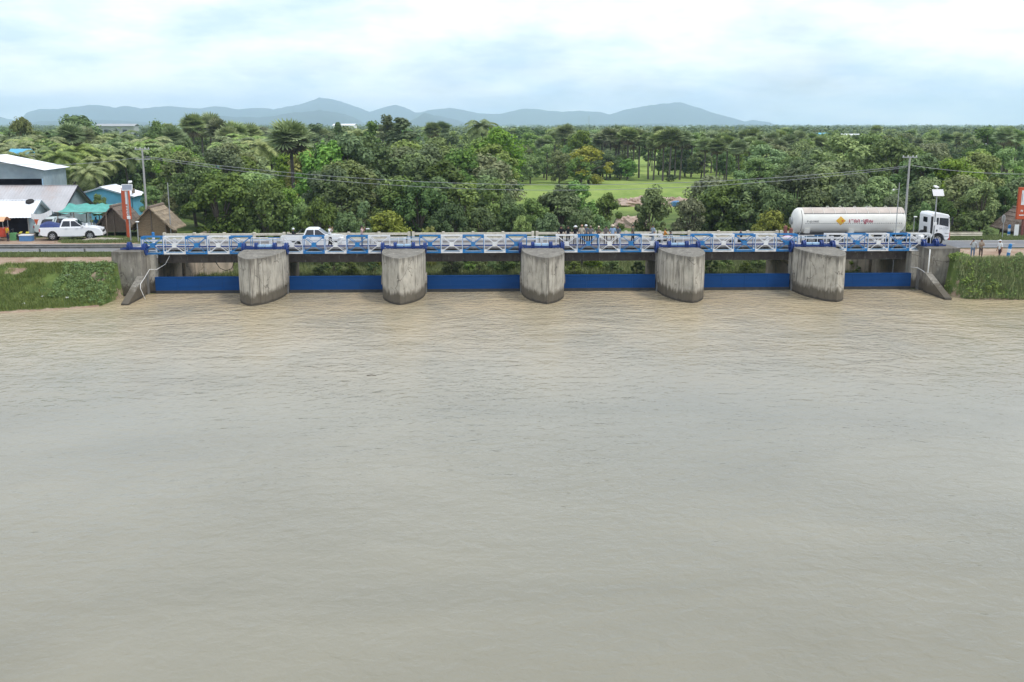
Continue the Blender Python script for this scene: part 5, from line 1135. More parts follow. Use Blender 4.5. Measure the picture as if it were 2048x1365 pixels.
# ------------------------------------------------------------------ vegetation
nr = np.random.default_rng(12)
def leaf_quads(cen, rad, per, size, up=0.35, shell=0.55, jit=0.6, aspect=0.62):
    """diamond leaf sprays spread over ellipsoid clumps; cen (n,3), rad (n,3)"""
    n = len(cen) * per; ci = np.repeat(np.arange(len(cen)), per)
    d = nr.normal(size=(n, 3)); d /= np.linalg.norm(d, axis=1, keepdims=True)
    rr = shell + (1 - shell) * nr.random(n) ** 0.7
    P = cen[ci] + d * rad[ci] * rr[:, None]
    N = d * 0.75 + np.array([0, 0, up]) + nr.normal(size=(n, 3)) * jit * 0.5; N /= np.linalg.norm(N, axis=1, keepdims=True)
    A = np.cross(N, nr.normal(size=(n, 3))); A /= np.linalg.norm(A, axis=1, keepdims=True); B = np.cross(N, A)
    s = size * (0.6 + 0.8 * nr.random(n))[:, None]
    return np.stack([P - A * s, P - B * s * aspect, P + A * s, P + B * s * aspect], 1).reshape(-1, 3)
def limb_tubes(h, tips, r0, lean=0.0, fork=0.35):
    mb = MB(); top = h * fork
    mb.tube([(0, 0, -.4), (lean * .3, 0, top * .5), (lean * .6, .05, top)], [r0, r0 * .8, r0 * .65], 8)
    for (x, y, z) in tips:
        mb.tube([(lean * .6, .05, top * .92), (x * .45 + lean * .3, y * .45, top + (z - top) * .5), (x * .92, y * .92, z)], [r0 * .5, r0 * .32, r0 * .1], 5)
    return mb
SPEC = {}
def make_species(key, nvar, fn):
    SPEC[key] = []
    for v in range(nvar):
        parts = []
        for nm, me in fn(v): parts.append((nm, me))
        SPEC[key].append(parts)
def mb_mesh(mb, name, material):
    o = mb.build(name, material); me = o.data; bpy.data.objects.remove(o); return me
def broad(lm, H_=9.0, wid=3.4, clumps=26, per=230, size=.27, low=.25, round_=1.0, shell=.55, crad=1.25):
    clumps = int(clumps * 1.9); per = int(per * .72); size *= .78; crad *= .72; shell *= .5
    def f(v):
        cen = []; 
        for k in range(clumps):
            u = nr.random(); ang = nr.random() * 2 * math.pi; z = low + (1 - low) * u
            env = math.sin(math.pi * min(1, max(.04, (z - low) / (1 - low) * .86 + .12))) ** .6 * round_
            r = wid * env * (nr.random() ** .45); cen.append((r * math.cos(ang), r * math.sin(ang), H_ * z * .93))
        cen = np.array(cen); rad = crad * (0.5 + 1.1 * nr.random((clumps, 1)) ** 1.5) * np.array([[1.0, 1.0, .8]])
        V_ = leaf_quads(cen, np.repeat(rad, 1, 0), per, size, shell=shell)
        tips = [tuple(c) for c in cen[::3]]
        return [('crown', quads_mesh('crown', V_, 4, lm)), ('trunk', mb_mesh(limb_tubes(H_, tips, .02 * H_ + .05, (v - 1) * .4), 'trunk', 'bark'))]
    return f
make_species('dark', 4, broad('leaf_dark', 9, 3.5, 30, 240, .25)); make_species('mid', 4, broad('leaf_mid', 9, 3.3, 28, 240, .26)); make_species('light', 3, broad('leaf_light', 9, 2.9, 26, 220, .24))
make_species('column', 3, broad('leaf_mid', 9, 1.9, 26, 230, .22, .12, 1.0, .5, .95)); make_species('columndark', 2, broad('leaf_dark', 9, 2.0, 26, 230, .22, .12, 1.0, .5, 1.0)); make_species('grey', 3, broad('leaf_grey', 9, 3.0, 28, 240, .24, .15))
make_species('narrow', 2, broad('leaf_dark', 10, 1.15, 22, 220, .22, .25, 1.0, .5, .8)); make_species('yellow', 2, broad('leaf_yellow', 6, 2.4, 20, 220, .2, .1, 1.0, .5, .9))
make_species('shrub', 3, broad('leaf_mid', 3, 1.7, 16, 200, .15, .05, 1.0, .5, .62)); make_species('shrubdark', 2, broad('leaf_dark', 3, 1.7, 16, 200, .15, .05, 1.0, .5, .62)); make_species('shrublight', 2, broad('leaf_light', 3, 1.7, 16, 200, .14, .05, 1.0, .5, .6))
def fan_palm(v):
    Hh = 10.0; n = 74; tri = []; dead = []; ribs = MB()
    for k in range(n):
        isd = k < 9; el = math.radians(nr.uniform(-80, -50)) if isd else math.radians(-50 + 135 * nr.random() ** .8); az = nr.uniform(0, 2 * math.pi)
        d = np.array([math.cos(el) * math.cos(az), math.cos(el) * math.sin(az), math.sin(el)]); Lp = nr.uniform(.6, 1.15); base = np.array([0, 0, Hh]); hub = base + d * Lp
        R_ = nr.uniform(1.15, 1.7); side = np.cross(d, [0, 0, 1.0]); side = side / max(1e-6, np.linalg.norm(side)); upv = np.cross(side, d)
        tilt = nr.uniform(-.5, .5); nv = upv * math.cos(tilt) + side * math.sin(tilt); sv = np.cross(nv, d)
        m = 15
        for j in range(m):
            a0 = math.radians(-120 + 240 * j / m); a1 = math.radians(-120 + 240 * (j + .72) / m); am = (a0 + a1) / 2
            d2 = d * .9 - nv * (.3 if not isd else .1); d2 = d2 / np.linalg.norm(d2); nv2 = np.cross(d2, sv)
            def q(a, r, dr=0.0): return hub + (d2 * math.cos(a) + sv * math.sin(a)) * r - nv2 * dr * .6
            dr = -.12 * R_ - (.22 if isd else 0)
            (dead if isd else tri).append([q(am, .02), q(a0, R_ * .62), q(am, R_ * nr.uniform(.9, 1.05), dr), q(a1, R_ * .62)])
        ribs.bar(tuple(base), tuple(hub), .04)
    tr = MB(); lean = (v - 1) * .35
    tr.tube([(-lean, 0, -.3), (-lean * .5, .05, Hh * .4), (0, 0, Hh + .1)], [.19, .145, .15], 9); tr.blob((0, 0, Hh - .1), (.42, .42, .6), 9, 6, jit=.2)
    return [('crown', quads_mesh('crown', np.array(tri).reshape(-1, 3), 4, 'leaf_palm')), ('dead_fronds', quads_mesh('dead_fronds', np.array(dead).reshape(-1, 3), 4, 'leaf_dead')), ('trunk', mb_mesh(tr, 'trunk', 'palm_bark'))]
make_species('sugar', 3, fan_palm)
def coconut(v):
    Hh = 8.0; tri = []; n = 24; lean = (v - 1) * .8
    for k in range(n):
        el = math.radians(-25 + 100 * (k / n)); az = k * 2.399 + nr.uniform(-.2, .2); L = nr.uniform(2.6, 3.4); hd_ = np.array([math.cos(az), math.sin(az), 0.0]); sv = np.array([-math.sin(az), math.cos(az), 0.0]); p = np.array([0, 0, Hh]); e = el; S = 18; pts = [p]
        for j in range(S): p = p + (hd_ * math.cos(e) + np.array([0, 0, math.sin(e)])) * L / S; e -= .085 + .03 * (j / S); pts.append(p)
        for j in range(2, S):
            ll = .75 * math.sin(math.pi * (j + 1) / (S + 2)) ** .6 + .08; dd = pts[j + 1] - pts[j]; dd = dd / np.linalg.norm(dd)
            for s in (-1, 1):
                for h2 in (0, .5):
                    a = pts[j] + (pts[j + 1] - pts[j]) * h2; tip = a + sv * s * ll * .8 + dd * ll * .45 + np.array([0, 0, -ll * nr.uniform(.25, .6)]); w = dd * .05
                    tri.append([a - w, a + w, (a + tip) / 2 + w * 1.3, tip])
        for j in range(0, S, 3): b_ = np.array([0, 0, .03]); tri.append([pts[j] - sv * .03, pts[j] + sv * .03, pts[min(S, j + 3)] + sv * .02 + b_, pts[min(S, j + 3)] - sv * .02 + b_])
    tr = MB(); tr.tube([(-lean, 0, -.3), (-lean * .55, .1, Hh * .45), (0, 0, Hh + .05)], [.2, .14, .12], 8)
    nuts = MB()
    for k in range(6): nuts.blob((.22 * math.cos(k), .22 * math.sin(k), Hh - .22), (.12, .12, .14), 7, 5)
    return [('crown', quads_mesh('crown', np.array(tri).reshape(-1, 3), 4, 'leaf_coconut')), ('trunk', mb_mesh(tr, 'trunk', 'palm_bark')), ('coconuts', mb_mesh(nuts, 'coconuts', 'leaf_dead'))]
make_species('coco', 3, coconut)
BASEH = dict(dark=9, mid=9, light=9, column=9, columndark=9, grey=9, narrow=10, yellow=6, shrub=3, shrubdark=3, shrublight=3, sugar=11.2, coco=9.3)
NAME = dict(dark='broadleaf_tree', mid='broadleaf_tree', light='broadleaf_tree', column='columnar_tree', columndark='columnar_tree', grey='broadleaf_tree', narrow='tall_narrow_tree', yellow='yellow_green_tree', shrub='shrub', shrubdark='shrub', shrublight='shrub', sugar='sugar_palm', coco='coconut_palm')
CAT = dict(sugar='palm', coco='palm', shrub='shrub', shrubdark='shrub', shrublight='shrub')
tcount = [0]
def plant(sp, x, y, height, label, group=None, wide=1.0, var=None, z=None):
    tcount[0] += 1; v = SPEC[sp][(tcount[0] if var is None else var) % len(SPEC[sp])]
    t = thing(NAME[sp], label, CAT.get(sp, 'tree'), (x, y, (Hs(x, y) if z is None else z) - .05), rng.uniform(0, 6.28), group); s = height / BASEH[sp]
    if sp in ('sugar', 'coco'): s = max(s, .8); t.location.z += height - s * BASEH[sp]
    t.scale = (s * wide, s * wide, s)
    for nm, me_ in v: meshobj(nm, me_, t)
    return t
def at_top(sp, px, py, Y, label, group=None, wide=1.0, var=None):
    """plant so that the crown's top reaches the height seen at (px,py) at distance Y"""
    p = PY(px, py, Y); g = Hs(p.x, Y); return plant(sp, p.x, Y, max(1.0, p.z - g), label, group, wide, var)
# --- near trees, just past the bridge road (each placed as seen)
near = [
 ('mid', 300, 372, 119, .9, 'mid green tree right behind the thatched hut by the bridge'), ('grey', 335, 385, 114, .75, 'loose grey-green tree beside the slim pole and thatched hut'),
 ('dark', 385, 322, 116, 1.05, 'big dark tree left of the bridge, nearest the left power pole'), ('dark', 440, 332, 113, 1.0, 'big dark tree behind the left end of the cream parapet'), ('mid', 495, 345, 116, 1.0, 'broad tree in the dark left clump, above the leftmost pier'),
 ('dark', 530, 362, 111, .85, 'dark bushy tree at the right side of the left clump'), ('light', 575, 372, 117, .8, 'lighter green tree behind the pickup on the bridge'), ('mid', 610, 400, 110, .8, 'low leafy tree just above the pickup on the bridge'),
 ('dark', 660, 330, 126, .95, 'dark tree in front of the tallest central clump'), ('dark', 640, 395, 108, .75, 'dark low tree between pickup and photographer'), ('columndark', 690, 345, 116, 1.2, 'tall dark tree left of the narrow grassy gap'), ('dark', 690, 415, 107, .7, 'dark shrubby tree behind the person in white shirt'),
 ('column', 726, 392, 112, .6, 'slim tree standing at the narrow grassy gap'), ('yellow', 772, 420, 106, 1.0, 'yellow-green bush behind the photographer'), ('columndark', 812, 348, 114, 1.2, 'dark tree right of the narrow grassy gap'), ('dark', 838, 352, 112, .85, 'dark tree above the gap between second and third trusses'),
 ('yellow', 858, 445, 104, .5, 'small yellow-green bush at the cream parapet'), ('columndark', 880, 345, 115, 1.2, 'tall dark column tree in the central clump, left'), ('column', 925, 352, 113, 1.2, 'tall mid green column tree in the central clump'), ('column', 972, 348, 116, 1.2, 'tall pale green column tree at the right of the central clump'),
 ('column', 992, 352, 113, .8, 'slim tall tree left of the first rice field opening'), ('dark', 900, 405, 107, .8, 'low dark tree behind the empty truss walkway'), ('dark', 960, 412, 107, .8, 'low dark tree left of the middle pier'), ('mid', 1045, 428, 107, .6, 'low leafy tree in front of the first rice field opening'),
 ('columndark', 1092, 384, 114, .9, 'dark tree right of the first rice field opening'), ('columndark', 1125, 362, 113, 1.2, 'dark tree above the left of the onlookers'), ('column', 1155, 356, 116, 1.1, 'column tree above the middle of the onlookers'), ('dark', 1100, 418, 106, .75, 'low dark tree right behind the black-clad onlookers'),
 ('dark', 1165, 415, 106, .75, 'low dark tree behind the onlookers with hats'), ('columndark', 1215, 378, 112, .9, 'dark tree left of the pink rubble'), ('mid', 1200, 425, 106, .6, 'low tree behind the blue-shirted onlooker'), ('grey', 1303, 372, 112, .8, 'feathery olive tree in front of the pink rubble'), ('grey', 1382, 392, 109, .9, 'greyish round tree right of the pink rubble'), ('dark', 1425, 372, 116, .8, 'dark tree at the right edge of the rice field'),
 ('mid', 1462, 352, 114, 1.0, 'leafy tree right of the rice field, in front'), ('dark', 1510, 350, 113, 1.0, 'dark tree left of the tank, in front'), ('dark', 1555, 372, 110, .85, 'dark tree touching the rear of the tank'), ('yellow', 1545, 418, 105, .8, 'light shrubby tree at the rear end of the tank'), ('dark', 1600, 335, 117, 1.1, 'big dark tree above the rear half of the tank'), ('mid', 1655, 330, 119, 1.0, 'big leafy tree above the yellow diamond'),
 ('dark', 1630, 375, 110, .9, 'dark tree directly behind the tank, left'), ('dark', 1690, 368, 110, .95, 'dark tree directly behind the tank, middle'), ('grey', 1715, 340, 116, .9, 'pale leafed tree above the front of the tank'), ('mid', 1755, 348, 112, .9, 'leafy tree left of the right power pole'), ('grey', 1790, 385, 108, .8, 'pale leafed tree right at the power pole'),
 ('columndark', 1848, 298, 128, 1.2, 'tall dark conical tree right of the power pole'), ('mid', 1850, 400, 107, .65, 'low tree behind the cab of the tanker'), ('grey', 1925, 345, 112, 1.15, 'broad pale leafed tree right of the tanker cab'), ('mid', 1968, 362, 109, .9, 'broad leafy tree above the right guardrail'), ('dark', 1890, 395, 106, .75, 'low dark tree beside the tanker cab'),
 ('dark', 2012, 372, 110, .9, 'dark tree left of the right orange sign'), ('mid', 2055, 350, 116, 1.0, 'leafy tree behind the right orange sign'), ('shrub', 1800, 440, 103.2, 1.2, 'yellowish shrub between tank and cab'), ('shrubdark', 1935, 450, 102.5, 1.2, 'low dark shrub behind the right guardrail'), ('shrub', 1975, 452, 102.8, 1.0, 'low leafy shrub at the end of the right guardrail'),
 ('dark', 1028, 398, 110, .8, 'dark tree below the first rice field opening, left of the middle pier'), ('mid', 1066, 396, 111, .8, 'leafy tree below the first rice field opening, above the middle pier'), ('columndark', 1012, 380, 113, .7, 'slim dark tree at the left end of the first rice field opening'),
 ('mid', 195, 385, 121, .75, 'small tree between the grey tin roof and the blue house'), ('mid', 172, 400, 119.5, .6, 'low bright tree at the corner of the grey tin roof'),
]
for sp, px, py, Y, w, lab in near: at_top(sp, px, py, Y, lab, None, w)
# --- bushes on the downstream bank seen under the bridge
ub = [(640, 548, 'shrub'), (668, 540, 'shrubdark'), (700, 545, 'shrublight'), (745, 542, 'shrubdark'), (905, 541, 'shrubdark'), (935, 545, 'shrub'), (958, 540, 'shrublight'), (985, 543, 'shrub'), (1010, 542, 'shrubdark'), (1032, 541, 'shrub'), (1148, 545, 'shrublight'), (1185, 542, 'shrublight'), (1225, 548, 'shrub'), (1275, 543, 'shrubdark'), (1298, 546, 'shrub'), (1418, 543, 'shrubdark'), (1450, 545, 'shrub'), (1490, 546, 'shrublight'), (1520, 544, 'shrub'), (1712, 545, 'shrublight')]
bayn = lambda px: ['left', 'second', 'third', 'fourth', 'fifth', 'right'][min(5, max(0, int((px - 310) / 268)))]
for k, (px, py, sp) in enumerate(ub):
    Y = 99.8 + ((k * 7) % 13) * .33; x = PY(px, py, Y).x
    plant(sp, x, Y, 1.15 + (k * 5 % 7) * .12, '%s bush seen under the bridge in the %s bay, %s' % (dict(shrub='leafy green', shrubdark='dark green', shrublight='bright green')[sp], bayn(px), ['left part', 'middle', 'right part'][min(2, int(((px - 310) % 268) / 90))]), 'bushes seen beneath the bridge', 1.0)
LMK = [(0, 'the white-roofed shed'), (130, 'the parked pickups'), (250, 'the left orange sign'), (320, 'the thatched hut'), (420, 'the leftmost truss'), (515, 'the first pier'), (620, 'the pickup on the bridge'), (725, 'the photographer'), (810, 'the second pier'), (950, 'the empty truss'), (1085, 'the middle pier'),
       (1180, 'the onlookers'), (1265, 'the olive-clad onlooker'), (1360, 'the fourth pier'), (1477, 'the rider in dark blue'), (1590, 'the rear of the tank'), (1685, 'the yellow diamond'), (1775, 'the front of the tank'), (1865, 'the tanker cab'), (1945, 'the right guardrail'), (2040, 'the right orange sign')]
ADJ = dict(dark='dark green tree', mid='mid green tree', light='light green tree', grey='grey-green tree', column='slim upright tree', columndark='dark upright tree', sugar='sugar palm', coco='coconut palm')
seen_labels = {}
def spot_label(sp, px, height, band, big):
    lm = min(LMK, key=lambda a: abs(a[0] - px))
    side = ' just left of' if px < lm[0] - 18 else (' just right of' if px > lm[0] + 18 else '')
    size = 'tall ' if height > big + 1.2 else ('low ' if height < big - 1.2 else '')
    out = (size + ADJ[sp] + ' ' + band + ', in line' + (side + ' ' if side else ' with ') + lm[1]).replace('in line just', 'just')
    if len(out.split()) > 16: out = out.replace('just ', '')
    if len(out.split()) > 16: out = out[len(size):]
    return out
# --- palms
SUG = [(580, 256, 152, 'lone big sugar palm left of centre, taller than the trees round it'), (1222, 262, 262, 'leftmost sugar palm of the tall grove beyond the rice field'), (1240, 258, 266, 'second sugar palm from the left in the grove beyond the rice field'), (1256, 262, 258, 'third sugar palm from the left in the grove beyond the rice field'), (1280, 264, 262, 'slender sugar palm standing clear in the rice field'),
 (1298, 272, 255, 'shorter sugar palm right of the slender one in the rice field'), (1312, 276, 250, 'sugar palm left of the ivy-wrapped trunks'), (1328, 268, 246, 'sugar palm whose trunk rises from the dark bush, left'), (1344, 262, 244, 'tallest sugar palm above the dark bush in the rice field'), (1366, 268, 250, 'sugar palm right of the dark bush in the rice field'), (1385, 272, 262, 'leaning sugar palm at the right of the grove')]
for px, py, Y, lab in SUG: at_top('sugar', px, py, Y, lab, None, 1.35 if px > 700 else 1.5)
for k, (px, py, Y) in enumerate([(1205, 270, 270), (1232, 275, 278), (1268, 280, 292), (1305, 282, 300), (1322, 275, 275), (1352, 276, 256), (1374, 280, 268), (1150, 275, 280), (1085, 282, 285), (1412, 280, 236), (1436, 284, 230), (1456, 278, 244), (1478, 286, 226), (1500, 280, 240), (1518, 288, 222), (1536, 282, 236), (1558, 286, 228), (1578, 276, 250), (1612, 284, 240), (1640, 280, 255), (1664, 286, 245)]):
    at_top('sugar', px, py, Y, spot_label('sugar', px, 9 if py > 280 else 11, 'in the palm grove', 10.5), 'sugar palms in the grove', 1.35)
at_top('shrubdark', 1343, 348, 243, 'dark bush wrapped round the palm trunks in the rice field', None, 1.3)
for k, (px, py, Y) in enumerate([(1110, 268, 300), (1130, 266, 310), (1095, 276, 290), (1405, 270, 300), (1425, 268, 285), (1445, 272, 270), (1462, 270, 290), (1490, 266, 300), (1508, 264, 280), (1525, 272, 265), (1542, 270, 260), (1560, 266, 275), (1600, 268, 285), (1625, 272, 300), (1645, 275, 320)]):
    at_top('sugar', px, py, Y, spot_label('sugar', px, 11, 'beyond the rice field', 11), 'sugar palms beyond the bridge', 1.2)
for k, (px, py, Y) in enumerate([(385, 238, 250), (402, 242, 260), (420, 236, 255), (437, 248, 240), (470, 252, 230), (500, 256, 240), (140, 258, 190), (165, 264, 200), (775 - 10, 254, 330), (865, 252, 320), (885, 250, 330), (345, 262, 210), (455, 262, 215)]):
    at_top('sugar', px, py, Y, spot_label('sugar', px, 11, 'beyond the left village', 11), 'sugar palms beyond the bridge', 1.2)
for k, (px, py, Y) in enumerate([(1895, 272, 300), (1915, 270, 310), (1938, 272, 305), (1862, 276, 300), (1880, 278, 310), (2010, 262, 240), (2035, 266, 250), (1955, 275, 320), (1838, 280, 310)]):
    at_top('sugar', px, py, Y, spot_label('sugar', px, 11, 'in the far right grove', 11), 'sugar palms beyond the bridge', 1.2)
CO = [(120, 300, 150), (150, 285, 158), (105, 290, 170), (185, 292, 162), (215, 282, 170), (245, 290, 165), (60, 275, 180), (85, 268, 185), (30, 282, 175), (10, 270, 190), (175, 330, 140), (205, 310, 150), (270, 280, 185), (300, 272, 190), (475, 272, 200), (495, 268, 205), (520, 276, 195), (455, 282, 190), (235, 262, 215), (190, 266, 205), (40, 300, 160), (540, 272, 210), (330, 285, 180)]
for px, py, Y in CO: at_top('coco', px, py, Y, spot_label('coco', px, 9 if py > 280 else 12, 'behind the left sheds', 10), 'coconut palms behind the left sheds', 1.3)
at_top('coco', 963, 238, 260, 'single coconut palm silhouetted against the hills near the centre', None, 1.2)
# --- tall trees breaking the skyline
for sp, px, py, Y, w, lab in [('narrow', 775, 224, 240, 1.0, 'tallest narrow tree on the skyline, left of centre'), ('narrow', 805, 230, 235, 1.9, 'broad rounded tall tree on the skyline beside the tallest narrow one'), ('narrow', 742, 237, 245, 1.2, 'tall tree on the skyline left of the tallest narrow one'), ('narrow', 675, 240, 260, 1.0, 'slim pointed tree on the skyline above the red roof'), ('narrow', 628, 243, 265, 1.6, 'rounded tall tree on the skyline right of the lone sugar palm'),
   ('light', 990, 252, 185, 1.1, 'large light green crown near the middle skyline'), ('mid', 155, 230, 215, 1.2, 'tall dark crown on the left skyline'), ('light', 318, 236, 230, .8, 'light green tall tree on the left skyline'), ('grey', 42, 230, 240, .6, 'thin tree on the skyline at far left'), ('light', 1745, 262, 165, 1.0, 'large light green bamboo-like crown above the tank'), ('mid', 1690, 268, 160, 1.1, 'large mid green crown left of the light one above the tank'), ('dark', 1790, 274, 158, 1.0, 'dark green crown behind the right power pole'),
   ('dark', 1978, 252, 250, 1.0, 'very dark tall tree at the upper right'), ('dark', 1585, 252, 330, 1.3, 'dark wide crown on the skyline above the tank rear'), ('dark', 690, 264, 142, 1.0, 'tallest dark tree of the central-left clump'), ('dark', 735, 272, 146, 1.0, 'dark tree at the right of the central-left clump'), ('mid', 655, 274, 140, .9, 'dark green tree beside the lone sugar palm'),
   ('yellow', 1178, 292, 235, 1.4, 'bright yellow-green tree left of the palm grove'), ('light', 1165, 258, 270, .9, 'light green upright tree left of the palm grove'), ('yellow', 612, 300, 168, .9, 'yellow-green tree right of the lone sugar palm')]:
    at_top(sp, px, py, Y, lab, None, w)
# --- the wooded middle distance
def keep(px, Y):
    if 985 < px < 1140 and 120 < Y < 228: return False
    if 1185 < px < 1480 and 135 < Y < 245: return False
    if 1262 < px < 1335 and 245 <= Y < 330: return False
    if 700 < px < 795 and Y < 225: return False
    if 545 < px < 620 and Y < 170: return False
    if px < 330 and Y < 150: return False
    if px > 1860 and 190 < Y < 260: return False
    return True
used = []
DEEP = {'in the near wood': 'deep in the near wood', 'in the second row': 'behind the second row', 'beyond the rice strip': 'well beyond the rice strip', 'under the palm grove': 'behind the palm trunks', 'behind the palm grove': 'well behind the palm grove', 'among the coconut palms': 'behind the coconut palms', 'in the far wood': 'deep in the far wood', 'just under the horizon': 'right under the horizon', 'in the upper right grove': 'behind the upper right grove'}
def belt(n, ya, yb, pa, pb, sps, ha, hb, label, group, sep, wide=1.15):
    k = tries = 0
    while k < n and tries < n * 30:
        tries += 1; Y = rng.uniform(ya, yb); px = rng.uniform(pa, pb)
        if not keep(px, Y): continue
        x = PY(px, 300, Y).x
        if any((x - a) ** 2 + (Y - b_) ** 2 < sep * sep for a, b_ in used): continue
        used.append((x, Y)); band = label if Y < (ya + yb) / 2 else DEEP.get(label, label); sp = rng.choice(sps); hh_ = rng.uniform(ha, hb); plant(sp, x, Y, hh_, spot_label(sp, px, hh_, band, (ha + hb) / 2), group, wide * rng.uniform(.85, 1.2)); k += 1
G = 'wood behind the bridge'
belt(24, 124, 165, 640, 1010, ['dark', 'mid', 'light', 'columndark', 'grey', 'column'], 7, 11.5, 'in the near wood', G, 4.2)
belt(19, 122, 170, 1420, 2080, ['dark', 'mid', 'light', 'grey', 'column'], 6, 9.6, 'in the near wood', G, 4.5)
belt(14, 128, 168, 340, 560, ['mid', 'mid', 'grey', 'light'], 7, 9, 'in the near wood', G, 4.5)
belt(18, 160, 215, 330, 1000, ['dark', 'mid', 'light', 'mid', 'grey'], 7, 11.8, 'in the second row', G, 6)
belt(20, 168, 225, 1490, 2080, ['mid', 'mid', 'light', 'dark', 'grey'], 7.5, 10, 'in the second row', G, 6)
belt(20, 230, 275, 1000, 1190, ['grey', 'mid', 'light', 'mid'], 6, 9, 'beyond the rice strip', G, 5)
belt(9, 248, 268, 1190, 1262, ['grey', 'mid', 'dark'], 5, 7.5, 'under the palm grove', G, 3.5)
belt(12, 248, 290, 1335, 1480, ['mid', 'dark', 'mid'], 5, 8, 'under the palm grove', G, 4)
belt(26, 290, 335, 1180, 1500, ['mid', 'grey', 'dark', 'sugar'], 7, 10, 'behind the palm grove', G, 6)
belt(26, 170, 260, -40, 330, ['mid', 'dark', 'grey', 'mid'], 8, 11.5, 'among the coconut palms', G, 7)
belt(54, 250, 400, -60, 1180, ['mid', 'dark', 'grey', 'mid', 'light', 'sugar', 'coco'], 8.5, 13, 'in the far wood', G, 8, 1.3)
belt(50, 335, 480, 1000, 2110, ['mid', 'dark', 'grey', 'mid', 'sugar', 'sugar'], 8, 12, 'in the far wood', G, 9, 1.3)
belt(40, 430, 700, -80, 2130, ['mid', 'dark', 'grey'], 8, 12, 'just under the horizon', G, 14, 1.6)
belt(12, 260, 330, 1860, 2110, ['dark', 'mid', 'grey'], 8, 12, 'in the upper right grove', G, 7, 1.3)
# --- far plain: countless trees read as one green belt
n = 5200; dist = 600 * (4200 / 600) ** nr.random(n); ang = nr.uniform(-.62, .68, n); fx, fy = dist * np.sin(ang), dist * np.cos(ang)
keepm = fbm(fx * .004, fy * .0022, 3, 31) > .40; fx, fy, dist = fx[keepm], fy[keepm], dist[keepm]; hh = nr.uniform(5, 11, len(fx)) * (1 + dist / 9000)
cen = np.stack([fx, fy, H(fx, fy) + hh * .52], -1); rad = np.stack([hh * nr.uniform(.45, .9, len(fx)), hh * .6, hh * .5], -1)
far = meshobj('far_tree_belt', quads_mesh('far_tree_belt', leaf_quads(cen, rad, 46, 1.35, shell=.6), 4, 'leaf_far')); tag(far, 'far belt of countless trees across the plain to the horizon', 'trees', kind='stuff')
# --- grass and weeds on the two banks
def tufts(pts, hgt, blades, w, material, spread=.16):
    n = len(pts); P = np.repeat(pts, blades, 0); m_ = len(P); P = P + np.concatenate([nr.normal(size=(m_, 2)) * spread, np.zeros((m_, 1))], 1)
    a = nr.uniform(0, 2 * math.pi, m_); h = (hgt * nr.uniform(.5, 1.3, m_))[:, None]; side_ = np.stack([np.cos(a), np.sin(a), np.zeros(m_)], -1); out = np.stack([np.sin(a), -np.cos(a), np.zeros(m_)], -1) * nr.normal(size=(m_, 1)) * .45
    return np.stack([P - side_ * w, P + side_ * w, P + (out + [0, 0, 1.0]) * h], 1).reshape(-1, 3)
def scatter(n, x0, x1, y0, y1, ok):
    x = nr.uniform(x0, x1, n); y = nr.uniform(y0, y1, n); z = H(x, y); k = ok(x, y, z); return np.stack([x, y, z], -1)[k]
dfn = lambda x, y: np.where(fbm(x * .5, y * .5, 3, 40) > .60, 0, 1)
bl = scatter(9500, -50, -28.9, 78, 87.2, lambda x, y, z: (z > .12) & (fbm(x * .35, y * .5, 4, 17) > .36) & np.all([np.hypot(x - bx_, (y - by_) * 1.3) + (vnoise(x * 1.7, y * 1.7, 77) - .5) * 1.3 > r_ * .8 for bx_, by_, r_ in BARE], 0))
gr = meshobj('bank_grass', quads_mesh('bank_grass', tufts(bl, .26, 7, .022, 'grass_blade'), 3, 'grass_blade')); tag(gr, 'short rough grass on the left river bank', 'grass', kind='stuff')
bq = scatter(2600, -50, -28.9, 78, 87.0, lambda x, y, z: (z > .1) & (fbm(x * .3, y * .6, 3, 71) > .52))
gr = meshobj('bank_grass', quads_mesh('bank_grass', tufts(bq, .24, 7, .022, 'grass_bright'), 3, 'grass_bright')); tag(gr, 'yellowish grass patches on the left river bank', 'grass', kind='stuff')
b2_ = scatter(3800, -50, -30.7, 90.3, 91.7, lambda x, y, z: fbm(x * .5, y * .5, 3, 18) > .34)
b3_ = scatter(2500, -40, -28.6, 99.6, 103.5, lambda x, y, z: fbm(x * .5, y * .5, 3, 19) > .42)
b4_ = scatter(3500, 41.5, 60, 98.9, 103, lambda x, y, z: z > 2)
gr = meshobj('verge_grass', quads_mesh('verge_grass', tufts(np.concatenate([b2_, b3_, b4_]), .22, 6, .022, 'grass_blade'), 3, 'grass_blade')); tag(gr, 'green grass verges beside the road', 'grass', kind='stuff')
wr = scatter(1400, 39.9, 55, 81.8, 86.9, lambda x, y, z: (z > .12) & ((y < 84.0 + .9 * vnoise(x * 1.3, y * 0, 5)) | (x < 42.3))); wc = wr + [0, 0, .16]
wbig = (.45 + 1.9 * fbm(wc[:, 0] * .9, wc[:, 1] * .9, 3, 61) ** 2.2)[:, None]; Vw = leaf_quads(wc, np.array([[.34, .34, .34]]) * wbig * nr.uniform(.6, 1.5, (len(wc), 1)), 30, .085, .4, .2); gr = meshobj('bank_weeds', quads_mesh('bank_weeds', Vw, 4, 'weed_leaf')); tag(gr, 'thick green weeds on the right river bank', 'weeds', kind='stuff')
wk = wr[fbm(wr[:, 0] * .6, wr[:, 1] * .8, 3, 88) > .53] + [0, 0, .3]; Vw = leaf_quads(wk, np.array([[.4, .4, .3]]) * nr.uniform(.4, 1.4, (len(wk), 1)), 26, .10, .5, .2); gr = meshobj('bank_weeds', quads_mesh('bank_weeds', Vw, 4, 'leaf_mid')); tag(gr, 'lighter leafy weed clumps on the right river bank', 'weeds', kind='stuff')
